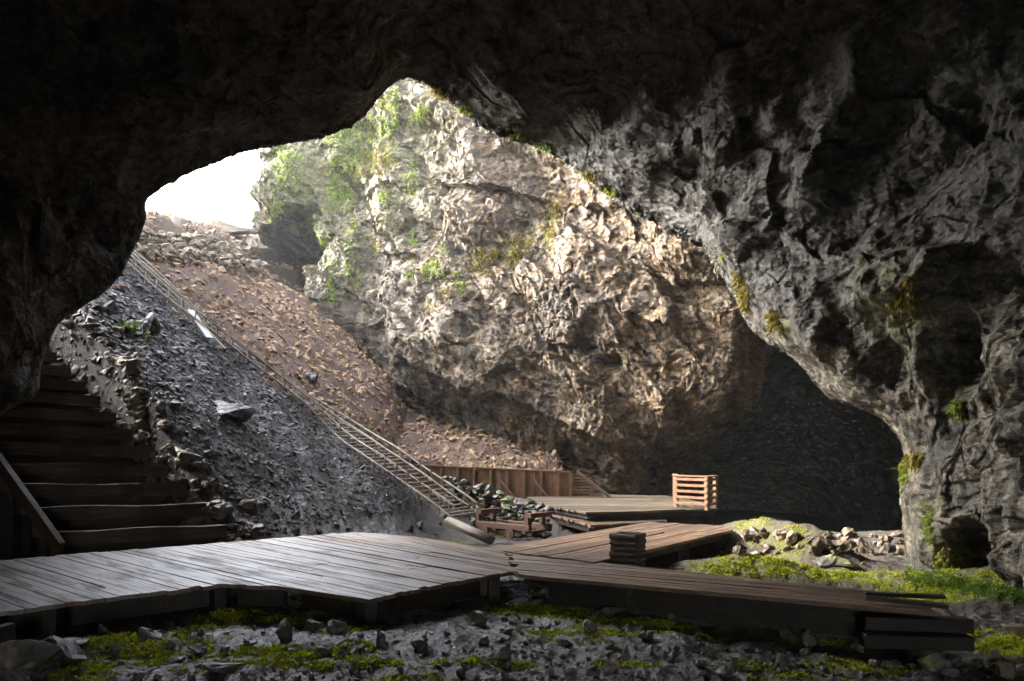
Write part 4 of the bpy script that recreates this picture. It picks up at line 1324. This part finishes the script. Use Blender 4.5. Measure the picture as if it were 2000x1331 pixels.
pts_ = []
for k in range(14):
    for q in range(24):
        a_ = k + fr.random()
        side = fr.uniform(-.05, 1.25) if q > 12 else fr.gauss(0.2, .15)
        x = -4.55 + SX * a_ + ex * side; y = 11.45 + SY * a_ + ey * side
        zt = gz(x, y)
        low = 0.31 * a_ - .1
        z = zt + fr.uniform(-.12, .05) if side > .25 else fr.uniform(min(low, zt), max(zt, low) + .12)
        pts_.append((x, y, z, fr.uniform(.2, .62) * (1.0 if side < .5 else .85)))
stone_pile('dry_stone_wall', pts_, 'rough pile of brown stones walling the right side of the staircase', 'stone_flank', 0, 0, 0, 4)
# mossy dry stone wall between track and platform
pts_ = []
for t in np.linspace(0, 1, 46):
    px = 872 + (1068 - 872) * t; py = 945 + (1012 - 945) * t
    d_ = 19.6 - 3.4 * t
    ytop = 924 + 62 * t + fr.uniform(-5, 7)
    for q in range(6):
        dq = d_ + fr.uniform(-.35, .3)
        x, y, z = P(px + fr.uniform(-6, 6), ytop + 5, dq)
        g_ = gz(x, y)
        pts_.append((x, y, g_ + (z - g_) * (q / 5) ** .8 - .08, fr.uniform(.22, .5)))
mossy = stone_pile('dry_stone_wall', pts_, 'low ragged wall of moss-grown stones between the track and the platform', 'stone_mossy', 0, 0, 0, 6)

# terrace walls under the skyline
for (p0, p1, hgt, lab, sd_n) in (((262, 478), (500, 500), .55, 'upper pale dry stone terrace wall just under the skyline of the slope', 5), ((250, 500), (520, 528), .45, 'lower pale dry stone terrace wall above the brown scree', 7)):
    pts_ = []
    for t in np.linspace(0, 1, 60):
        px = p0[0] + (p1[0] - p0[0]) * t; py = p0[1] + (p1[1] - p0[1]) * t + fr.uniform(-4, 4)
        h = ghit(px, py)
        if h is None or h.y > 46: continue
        for q in range(3):
            pts_.append((h.x + fr.uniform(-.2, .2), h.y + fr.uniform(-.25, .25), h.z + hgt * (q / 2.5) * fr.uniform(.5, 1.1), fr.uniform(.25, .6)))
    stone_pile('dry_stone_wall', pts_, lab, 'stone_grey', 0, 0, 0, sd_n)

# ------------------------------------------------------------------ board fence holding the scree
FA, FB = Vector((-3.4, 22.4, -.1)), Vector((1.75, 21.75, .05))
root = empty('board_fence', (FA + FB) / 2); tag(root, 'reddish upright board fence holding back the brown scree behind the platform', 'fence')
nb_ = 44
m1 = MB(); fr2 = random.Random(3)
dF = (FB - FA).normalized(); nF = Vector((dF.y, -dF.x, 0))
for k in range(nb_):
    a = FA.lerp(FB, k / nb_); b = FA.lerp(FB, (k + .93) / nb_)
    zt = 1.04 - .22 * (k / nb_) + fr2.uniform(-.012, .012)
    o_ = nF * fr2.uniform(-.008, .008)
    m1.beam((a.x + o_.x, a.y + o_.y, (zt - .25) / 2 + 0), (b.x + o_.x, b.y + o_.y, (zt - .25) / 2), .03, zt + .25)
m1.build('boards', M['fence_wood'], root)
m1 = MB(); m1.beam((FA.x, FA.y, 1.065), (FB.x, FB.y, .845), .12, .045); m1.build('cap_rail', M['fence_wood'], root, bevel=.004)
for k in range(10):
    a = FA.lerp(FB, (k + .35) / 10) + nF * .07
    zt = 1.0 - .22 * (k + .35) / 10
    m1 = MB(); m1.beam((a.x, a.y, -.2), (a.x, a.y, zt), .07, .08, up=(0, 1, 0)); m1.build('post', M['fence_wood'], root, bevel=.004)
for k in (3, 6, 8):
    a = FA.lerp(FB, (k + .6) / 10)
    m1 = MB(); b = a + nF * .12; m1.beam((b.x - .35, b.y - .02, .6), (b.x + .1, b.y - .16, .06), .05, .05); m1.build('brace', M['fence_wood'], root)
# slatted end piece and sloping pole
root = empty('slatted_panel', (2.2, 21.7, 0)); tag(root, 'dark slatted timber panel at the right end of the reddish fence', 'panel')
m1 = MB()
for k in range(8): m1.beam((1.80, 21.74, .12 + .09 * k), (2.75 - .06 * k, 21.72, .12 + .09 * k), .05, .055)
m1.build('slats', M['fence_wood'], root)
m1 = MB(); m1.beam((1.78, 21.64, 0), (1.78, 21.64, .86), .08, .08, up=(0, 1, 0)); m1.build('post', M['fence_wood'], root)
m1 = MB(); m1.tube((1.95, 21.55, .86), (2.95, 21.35, .08), .05, .045, 8); tag(m1.build('leaning_pole', M['log'], None, origin=(2.95, 21.35, .08)), 'thin pole leaning on the slatted panel beside the rock wall', 'pole')

# ------------------------------------------------------------------ new timber railing
RD = 17.1
Ra = Vector((*flat(1324, 991, Pz), Pz)); Rb = Vector((*flat(1386, 996, Pz), Pz))
Ra = Vector((4.05, 17.55, Pz)); Rb = Vector((4.62, 16.95, Pz)); 
Ra = Vector(((1322 - 1000) / F * 17.6, 17.6, Pz)); Rb = Vector(((1381 - 1000) / F * 16.95, 16.95, Pz)); Rc = Vector(((1397 - 1000) / F * 17.5, 17.5, Pz)); Rd_ = Vector(((1318 - 1000) / F * 18.5, 18.5, Pz))
root = empty('railing', Rb); tag(root, 'new orange-brown timber railing at the right corner of the platform', 'railing')
RH = .76
for q, w_ in ((Ra, .075), (Rb, .10), (Rc, .085), (Rd_, .075)):
    m1 = MB(); m1.beam(q + Vector((0, 0, -.02)), q + Vector((0, 0, RH)), w_, w_, up=(.7, .6, 0)); m1.build('post', M['rail_wood'], root, bevel=.004)
for A_, B_ in ((Ra, Rb), (Rb, Rc), (Ra, Rd_)):
    d_ = (B_ - A_).normalized(); nn_ = Vector((d_.y, -d_.x, 0))
    if nn_.y > 0: nn_ = -nn_
    for k in range(5):
        z = .12 + .145 * k
        m1 = MB(); o_ = nn_ * .05
        m1.beam(A_ + o_ + Vector((0, 0, z)) - d_ * .03, B_ + o_ + Vector((0, 0, z)) + d_ * .03, .03, .062); m1.build('rail', M['rail_wood'], root, bevel=.003)
    m1 = MB(); m1.beam(A_ + Vector((0, 0, RH + .019)) - d_ * .05, B_ + Vector((0, 0, RH + .019)) + d_ * .05, .12, .032); m1.build('top_rail', M['rail_wood'], root, bevel=.003)

# ------------------------------------------------------------------ log bin
bx, by = (1228 - 1000) / F * 9.95, 9.95
gb = -.12
root = empty('log_bin', (bx, by, gb)); tag(root, 'squat square bin of stacked round logs standing behind the walkway', 'litter bin')
ca, sa = math.cos(-.55), math.sin(-.55)
def loc2(u_, v_, z): return (bx + u_ * ca - v_ * sa, by + u_ * sa + v_ * ca, z)
rl = random.Random(9)
for k in range(6):
    z = gb + .04 + .079 * k
    for s_ in (-1, 1):
        j = rl.uniform(-.012, .012)
        m1 = MB(); m1.tube(loc2(-.20 + j, .16 * s_, z), loc2(.18 + j, .16 * s_, z), .041, .039, 12); m1.build('log', M['log'], root, smooth=False)
        m1 = MB(); m1.tube(loc2(.17 * s_, -.13 + j, z + .004), loc2(.17 * s_, .13 + j, z + .004), .036, .036, 12); m1.build('log', M['log'], root)
m1 = MB(); m1.prism([loc2(-.14, -.13, 0)[:2], loc2(.14, -.13, 0)[:2], loc2(.14, .13, 0)[:2], loc2(-.14, .13, 0)[:2]], gb, gb + .30); m1.build('liner', M['rust'], root)

# ------------------------------------------------------------------ track up the scree
TW = .80
cl = [np.array(ghit(*q)[:]) for q in ((238, 505), (380, 640), (640, 830))]
cl = np.array([cl[0] + (cl[0] - cl[1]) * .25, cl[0], cl[1] * .5 + (cl[0] * .6 + cl[2] * .4) * .5, cl[2], P(775, 924, 17.3), P(912, 1022, 15.9)])
cl[0][2] = gz(cl[0][0], cl[0][1])
cs_ = catmull(cl, [6, 16, 16, 14, 14])
cs_[:, 2] = np.array([max(gz(x, y) - .02, z) for x, y, z in cs_])
zz = cs_[:, 2].copy()
for _ in range(3): zz[1:-1] = (zz[:-2] + zz[1:-1] + zz[2:]) / 3
cs_[:, 2] = zz + .10
root = empty('cable_track', cs_[-1]); tag(root, 'weathered pole track like a long ladder running up the scree to the cave mouth', 'track')
dt = np.gradient(cs_, axis=0); dt[:, 2] = 0; dt /= np.linalg.norm(dt, axis=1)[:, None]
sd_ = np.stack([-dt[:, 1], dt[:, 0], 0 * dt[:, 0]], 1)
sd_ *= np.sign(sd_[:, 1:2])
tr = random.Random(4)


def polytube(mb, pts2, rad, n=7):
    pts2 = np.asarray(pts2); d_ = np.gradient(pts2, axis=0); d_ /= np.linalg.norm(d_, axis=1)[:, None]
    x = np.cross(d_, np.array([0, 0, 1.0])); x /= np.linalg.norm(x, axis=1)[:, None]; y = np.cross(x, d_)
    V = []
    for q, a, b in zip(pts2, x, y):
        for i in range(n):
            t = 2 * math.pi * i / n
            V.append(q + (a * math.cos(t) + b * math.sin(t)) * rad)
    m_ = len(pts2)
    f = [(j * n + i, j * n + (i + 1) % n, (j + 1) * n + (i + 1) % n, (j + 1) * n + i) for j in range(m_ - 1) for i in range(n)]
    f += [tuple(range(n - 1, -1, -1)), tuple(range((m_ - 1) * n, m_ * n))]
    mb.add(V, f)


def run(offs, z, rad):
    m = MB(); ph = tr.uniform(0, 6)
    t = np.arange(len(cs_))
    pts2 = cs_ + sd_ * offs + np.array([0, 0, z])
    pts2 = pts2 + sd_ * (0.015 * np.sin(t * .35 + ph))[:, None]; pts2[:, 2] += 0.015 * np.sin(t * .5 + ph * 2)
    polytube(m, pts2, rad)
    m.build('rail', M['track_wood'], root, smooth=True)


for o_, z, r_ in ((-.42, .03, .024), (-.34, .26, .020), (.10, .26, .021), (.42, .28, .024), (.46, .05, .025), (.02, .04, .02)): run(o_, z, r_)
for i in range(2, len(cs_) - 1):
    c = cs_[i]
    if i % 2 and i < 20: continue
    m = MB(); m.tube(c + sd_[i] * -.45 + np.array([0, 0, .02]), c + sd_[i] * .48 + np.array([0, 0, .05]), .024, .024, 6); m.build('rung', M['track_wood'], root)
    if i % 2 == 0:
        for o_, p_, z2 in ((-.42, -.34, .30), (.46, .42, .32)):
            m = MB(); m.tube(c + sd_[i] * o_ + np.array([0, 0, -.12]), c + sd_[i] * p_ + np.array([0, 0, z2]), .022, .022, 6); m.build('strut', M['track_wood'], root)


def at_track(px, py, dz=0):
    h = ghit(px, py); return np.array([h.x, h.y, h.z + dz])


for (a, b, w_, mk, lab) in [((372, 632), (410, 684), .18, 'sheet', 'pale board lying slanted on the left side of the track'),
                            ((385, 650), (440, 705), .09, 'track_wood', 'narrow pole lying along the left side of the track under the pale board'),
                            ((628, 806), (660, 812), .16, 'track_wood', 'short flat plank sticking out to the right from the middle of the track'),
                            ((785, 912), (815, 918), .18, 'track_wood', 'grey plank lying across the track beside the left end of the fence'),
                            ((400, 640), (425, 655), .16, 'sheet', 'small pale plank on the right side of the track near the pale board')]:
    m = MB(); m.beam(at_track(*a, .34), at_track(*b, .30), w_, .025)
    tag(m.build('plank', M[mk], None, origin=at_track(*a, .3), bevel=.003), lab, 'plank')

# trough and trolley at the foot of the track
def fl3(px, py, d_): return Vector(P(px, py, d_))
ta, tb = fl3(876, 1016, 15.6), fl3(958, 1052, 14.4)
m1 = MB(); n_ = 12
ax_ = (tb - ta).normalized(); sx_ = ax_.cross(Vector((0, 0, 1))).normalized(); ux_ = sx_.cross(ax_)
ring = []
for c in (ta, tb):
    for rr in (.125, .105):
        ring.append([c + (sx_ * math.cos(t) + ux_ * math.sin(t)) * rr for t in np.linspace(math.pi * .92, math.pi * 2.08, n_)])
v_ = ring[0] + ring[1] + ring[2] + ring[3]
f_ = []
for i in range(n_ - 1):
    f_ += [(i, i + 1, 2 * n_ + i + 1, 2 * n_ + i), (n_ + i, 3 * n_ + i, 3 * n_ + i + 1, n_ + i + 1), (i, n_ + i, n_ + i + 1, i + 1), (2 * n_ + i, 2 * n_ + i + 1, 3 * n_ + i + 1, 3 * n_ + i)]
f_ += [(0, 2 * n_, 3 * n_, n_), (n_ - 1, 2 * n_ - 1, 4 * n_ - 1, 3 * n_ - 1)]
m1.add(v_, f_)
m1.tube(ta + ux_ * -.02, tb + ux_ * -.02, .098, .098, 12)
tag(m1.build('trough', M['pipe'], None, origin=tb, smooth=True), 'grey half-round trough lying at the foot of the track', 'trough')
tz = gz(.1, 15.2)
root = empty('trolley', (.15, 15.3, tz)); tag(root, 'low rusty timber trolley with end posts and iron wheels at the foot of the track', 'trolley')
TA, TB = fl3(948, 1016, 16.0), fl3(1052, 1036, 14.9)
dT = (TB - TA); dT.z = 0; dT.normalize(); nT = Vector((-dT.y, dT.x, 0))
zb = min(TA.z, TB.z)
TA.z = TB.z = zb + .05
for s_ in (-1, 1):
    m1 = MB(); m1.beam(TA + nT * .26 * s_, TB + nT * .26 * s_, .09, .12); m1.build('side_beam', M['rust'], root, bevel=.006)
for k in range(4):
    c = TA.lerp(TB, .08 + .28 * k); m1 = MB(); m1.beam(c - nT * .3 + Vector((0, 0, -.09)), c + nT * .3 + Vector((0, 0, -.09)), .09, .055); m1.build('cross_beam', M['rust'], root)
for c in (TA.lerp(TB, .02), TA.lerp(TB, .94)):
    for s_ in (-1, 1):
        q = c + nT * .22 * s_
        m1 = MB(); m1.beam(q + Vector((0, 0, .063)), q + Vector((0, 0, .36)), .12, .10, up=(dT.x, dT.y, 0)); m1.build('end_post', M['rust'], root, bevel=.006)
    m1 = MB(); m1.beam(c - nT * .32 + dT * .125 + Vector((0, 0, .27)), c + nT * .32 + dT * .125 + Vector((0, 0, .27)), .10, .10); m1.build('bumper', M['rust'], root, bevel=.006)
for c in (TA.lerp(TB, .22), TA.lerp(TB, .70)):
    for s_ in (-1, 1):
        q = c + nT * .36 * s_ + Vector((0, 0, -.13))
        m1 = MB(); m1.tube(q - nT * .025, q + nT * .025, .115, .115, 18); m1.tube(q - nT * .04, q + nT * .04, .04, .04, 10); m1.build('wheel', M['rust'], root)


# ------------------------------------------------------------------ moss, grass and small plants
def blades(name, pts, nrm, length, mat, hang=0.0, spread=0.6, per=7, seed=1, width=0.16):
    """little leaf blades in tufts: hang = 0 grows along the surface normal, 1 hangs down"""
    r = np.random.default_rng(seed)
    n = len(pts)
    P0 = np.repeat(pts, per, 0); N0 = np.repeat(nrm, per, 0); L = np.repeat(length, per) * r.uniform(.5, 1.2, n * per)
    dr = N0 * (1 - hang * .6) + r.normal(0, spread, (n * per, 3)); dr[:, 2] -= hang
    dr /= np.linalg.norm(dr, axis=1)[:, None]
    sd2 = np.cross(dr, r.normal(size=(n * per, 3))); sd2 /= np.linalg.norm(sd2, axis=1)[:, None]
    base = P0 + r.normal(0, .35, (n * per, 3)) * L[:, None]
    wd_ = (L * width)[:, None]
    mid = base + dr * (L * .55)[:, None]
    tip = base + dr * L[:, None]; tip[:, 2] -= L * .25 * (0.3 + hang)
    V = np.stack([base - sd2 * wd_ * .5, base + sd2 * wd_ * .5, mid + sd2 * wd_, mid - sd2 * wd_, tip], 1).reshape(-1, 3)
    k = np.arange(n * per) * 5
    q4 = np.stack([k, k + 1, k + 2, k + 3], 1); q3 = np.stack([k + 3, k + 2, k + 4], 1)
    me = mesh_np(name, V, [q4, q3], smooth=False)
    return link(name, me, mat)


# cushions of moss on the floor
pt, nn = pick(lambda X, Y, Z: inview * (MOS > .25) * (MOS ** 1.3) * np.clip(fbm(np.stack([X.ravel(), Y.ravel(), 0 * X.ravel()], 1) * 4.0, 4, .65).reshape(X.shape) * 2.2 + .45, 0, 1), 26000, 31, -.004, 1.0)
tag(blades('moss', pt, nn, .014 + .014 * rng.random(26000), M['moss'], 0.0, .9, 6, 3, .32), kind='stuff')

# moss hanging on the walls: (px, py, radius px x, radius px y, tufts)
WM = [(548, 300, 14, 22, 110, 0), (575, 310, 12, 30, 60, 0), (560, 345, 25, 22, 80, 0), (690, 265, 22, 45, 200, 0), (660, 265, 20, 14, 70, 0), (640, 262, 14, 10, 40, 0), (700, 300, 30, 28, 110, 0),
      (655, 340, 12, 45, 150, 0), (655, 385, 16, 22, 80, 0), (680, 385, 14, 16, 60, 0), (735, 310, 28, 18, 140, 1), (710, 335, 26, 12, 70, 1), (770, 195, 8, 26, 50, 0), (755, 205, 14, 16, 30, 0),
      (745, 255, 12, 22, 50, 0), (765, 250, 8, 18, 30, 0), (815, 235, 14, 18, 50, 0), (825, 222, 8, 12, 30, 0), (805, 345, 8, 22, 40, 0), (750, 385, 12, 14, 40, 0), (755, 425, 16, 14, 30, 1),
      (805, 470, 7, 14, 22, 0), (850, 522, 11, 14, 40, 0), (800, 538, 6, 8, 16, 0), (832, 528, 6, 10, 16, 0), (865, 485, 6, 10, 14, 0), (890, 540, 6, 10, 12, 0), (905, 565, 7, 10, 14, 0),
      (935, 515, 18, 14, 50, 1), (955, 498, 14, 12, 40, 1), (1000, 495, 14, 24, 70, 1), (1012, 485, 5, 22, 40, 1), (1030, 475, 6, 18, 30, 1), (1070, 450, 14, 28, 60, 1), (1088, 420, 8, 24, 50, 1), (1075, 470, 10, 16, 24, 1),
      (870, 575, 16, 10, 24, 1), (840, 595, 10, 8, 12, 1), (680, 470, 6, 16, 20, 0), (630, 470, 6, 14, 24, 0), (610, 440, 6, 14, 24, 0), (650, 530, 8, 30, 40, 0), (645, 580, 10, 24, 40, 0), (680, 520, 6, 26, 30, 0),
      (580, 445, 10, 8, 20, 0), (545, 410, 18, 12, 40, 0), (535, 400, 10, 20, 30, 0), (700, 540, 6, 24, 22, 0), (735, 480, 8, 10, 16, 1), (690, 440, 8, 12, 22, 0), (765, 290, 10, 30, 30, 0), (720, 240, 10, 20, 40, 0)]
rm = random.Random(6)
for kind, mk, nm in ((0, 'moss_wall', 'wall_moss'), (1, 'moss_gold', 'golden_moss')):
    pp, nn2 = [], []
    for (x, y, rx, ry, n, g_) in WM:
        if g_ != kind: continue
        for _ in range(int(n * 1.5)):
            h, nr = ray(wall_bvh, x + rm.gauss(0, rx * .75), y + rm.gauss(0, ry * .75))
            if h is None or h.y > 42: continue
            pp.append(h[:]); nn2.append(nr[:])
    pp = np.array(pp); nn2 = np.array(nn2)
    tag(blades(nm, pp, nn2, .06 + .09 * rng.random(len(pp)) ** 2, M[mk], .6, .6, 9, 5 + kind, .16), kind='stuff')
# moss on the rim of the vault
pp, nn2, pg, ng = [], [], [], []
for (x, y, rx, ry, n, g_) in [(850, 178, 14, 12, 40, 1), (865, 190, 10, 10, 30, 1), (905, 215, 12, 8, 18, 0), (1010, 262, 16, 6, 20, 0), (1060, 285, 22, 8, 24, 0), (1150, 345, 16, 14, 26, 1), (1190, 375, 14, 10, 16, 0), (1455, 575, 7, 22, 60, 1), (1440, 545, 6, 14, 24, 1),
                              (1515, 625, 14, 18, 40, 1), (1768, 920, 5, 22, 50, 0), (1790, 900, 14, 10, 40, 1), (1872, 800, 14, 14, 60, 0), (1840, 1100, 8, 14, 40, 0), (1815, 1020, 6, 30, 30, 0), (1850, 1085, 10, 16, 30, 1), (1775, 585, 25, 30, 40, 1), (1412, 500, 6, 5, 10, 0)]:
    for _ in range(n):
        h, nr = ray(vault_bvh, x + rm.gauss(0, rx * .55), y + rm.gauss(0, ry * .55))
        if h is None or h.y > 20: continue
        (pg if g_ else pp).append(h[:]); (ng if g_ else nn2).append(nr[:])
tag(blades('vault_moss', np.array(pp), np.array(nn2), .05 + .05 * rng.random(len(pp)), M['moss_wall'], .4, .6, 9, 15, .16), kind='stuff')
tag(blades('vault_golden_moss', np.array(pg), np.array(ng), .06 + .06 * rng.random(len(pg)), M['moss_gold'], .5, .5, 9, 16, .16), kind='stuff')

# pale blades added to stand in for rim light along the hole
m_ = np.where((np.abs(JV - 4.0) < .10) & (IU > 15.0) & (IU < 22.6))[0]
m_ = m_[fbm(shell_v[m_] * 1.3 + 60, 3) > 0.02]
m_ = m_[rng.random(len(m_)) < 0.16]
tag(blades('rim_light_blades', shell_v[m_] + np.array([0, .06, .03]), np.tile(np.array([0, .3, .3]), (len(m_), 1)), .04 + .09 * rng.random(len(m_)) ** 2, M['root'], .5, .7, 5, 44, .12), kind='stuff')

# bright low plants at the foot of the rock leg
pp = []
for _ in range(650):
    t = rm.random()
    px = 1770 + 240 * t; py = 1128 + 40 * t + rm.gauss(0, 9)
    h = ghit(px, py)
    if h: pp.append(h[:])
pp = np.array(pp)
nn2 = np.tile(np.array([0, 0, 1.0]), (len(pp), 1))
tag(blades('grass', pp, nn2, (.025 + .035 * rng.random(len(pp))), M['leaf'], 0.1, .7, 16, 21, .10), kind='stuff')


def plant(px, py, s, n, label, seed):
    h = ghit(px, py)
    pts2 = np.array([h[:]]) + np.random.default_rng(seed).normal(0, s * .45, (n, 3)) * np.array([1, 1, .15])
    nn3 = np.tile(np.array([0, 0, 1.0]), (n, 1))
    o = blades('small_plant', pts2 - np.array(h[:]), nn3, np.full(n, s), M['leaf'], .25, .7, 9, seed, .28)
    o.location = h
    tag(o, label, 'plant')


plant(248, 645, .15, 16, 'bright green leafy plant on the wet slope left of the black boulder', 1)
plant(285, 660, .10, 8, 'small green sprig on the wet slope just below the black boulder', 2)
plant(705, 845, .15, 7, 'single green sprig on the brown scree above the fence', 3)
plant(1000, 1122, .05, 12, 'tuft of moss in the corner between the deck and the walkway', 4)

# crumbs of stone and dead leaves lying on the boards
lp_ = []
for _ in range(700):
    px, py = rm.uniform(0, 1830), rm.uniform(1045, 1190)
    x, y = flat(px, py)
    def inside(poly, x, y):
        c = False
        for i in range(len(poly)):
            (x1, y1), (x2, y2) = poly[i][:2], poly[i - 1][:2]
            if (y1 > y) != (y2 > y) and x < (x2 - x1) * (y - y1) / (y2 - y1) + x1: c = not c
        return c
    if inside(deck_poly, x, y) or inside(wpoly, x, y): lp_.append((x, y, .006 + (tilt_z(x, y) if inside(deck_poly, x, y) else 0)))
lp_ = np.array(lp_)
tag(scatter('litter', lp_, .008 + .028 * rng.random(len(lp_)) ** 3, flat_var, M['stone_grey'], .25, 61), kind='stuff')


# ------------------------------------------------------------------ light, sky, camera
w = bpy.data.worlds.new('World'); scn.world = w; w.use_nodes = True
nt = w.node_tree; nt.nodes.clear()
sky = nt.nodes.new('ShaderNodeTexSky'); sky.sky_type = 'NISHITA'; sky.sun_disc = False
bg = nt.nodes.new('ShaderNodeBackground'); wo = nt.nodes.new('ShaderNodeOutputWorld')
hs = nt.nodes.new('ShaderNodeHueSaturation'); hs.inputs['Saturation'].default_value = 0.42   # thin white cloud
nt.links.new(sky.outputs[0], hs.inputs['Color']); nt.links.new(hs.outputs[0], bg.inputs[0]); nt.links.new(bg.outputs[0], wo.inputs[0])
bg.inputs[1].default_value = SKY_S
S_DIR = Vector(SUN_TO).normalized()
elev = math.asin(S_DIR.z)
az = math.atan2(S_DIR.x, S_DIR.y)          # clockwise from +Y
sky.sun_elevation = elev; sky.sun_rotation = az
sky.air_density = 1.0; sky.dust_density = 3.0; sky.ozone_density = 1.0
ld = bpy.data.lights.new('sun', 'SUN'); ld.energy = SUN_E; ld.angle = math.radians(SUN_A); ld.color = (1.0, 0.90, 0.76)
lo = bpy.data.objects.new('sun', ld); COL.objects.link(lo)
lo.rotation_euler = (-S_DIR).to_track_quat('-Z', 'Y').to_euler()
lo.location = (-20, 30, 40)

cd_ = bpy.data.cameras.new('camera'); cam = bpy.data.objects.new('camera', cd_); COL.objects.link(cam)
cam.location = (0, 0, CZ); cam.rotation_euler = (math.radians(90), 0, 0)
cd_.sensor_width = 36; cd_.lens = 36 * F / 2000; cd_.shift_y = (YH - 665.5) / 2000
cd_.clip_start = 0.05; cd_.clip_end = 2000
scn.camera = cam
scn.view_settings.view_transform = 'Standard'; scn.view_settings.look = 'None'
scn.view_settings.exposure = EXPO; scn.view_settings.gamma = 1
scn.cycles.use_denoising = True
scn.cycles.max_bounces = 10; scn.cycles.diffuse_bounces = 6
scn.cycles.sample_clamp_indirect = 12

# ------------------------------------------------------------------ the damp air of the cave
if HAZE > 0:
    hb = mesh_np('haze', np.array([(x, y, z) for x in (-110, 110) for y in (-35, 62) for z in (-4.5, 26)], float),
                 [np.array([[0, 1, 3, 2], [4, 6, 7, 5], [0, 4, 5, 1], [2, 3, 7, 6], [0, 2, 6, 4], [1, 5, 7, 3]])], False)
    hm = bpy.data.materials.new('haze'); hm.use_nodes = True; ht = hm.node_tree; ht.nodes.clear()
    hv = ht.nodes.new('ShaderNodeVolumePrincipled'); ho_ = ht.nodes.new('ShaderNodeOutputMaterial')
    hv.inputs['Color'].default_value = (0.86, 0.92, 1.0, 1); hv.inputs['Density'].default_value = HAZE; hv.inputs['Anisotropy'].default_value = 0.35
    ht.links.new(hv.outputs[0], ho_.inputs['Volume'])
    tag(link('haze', hb, hm), kind='stuff')
    scn.cycles.volume_bounces = 1
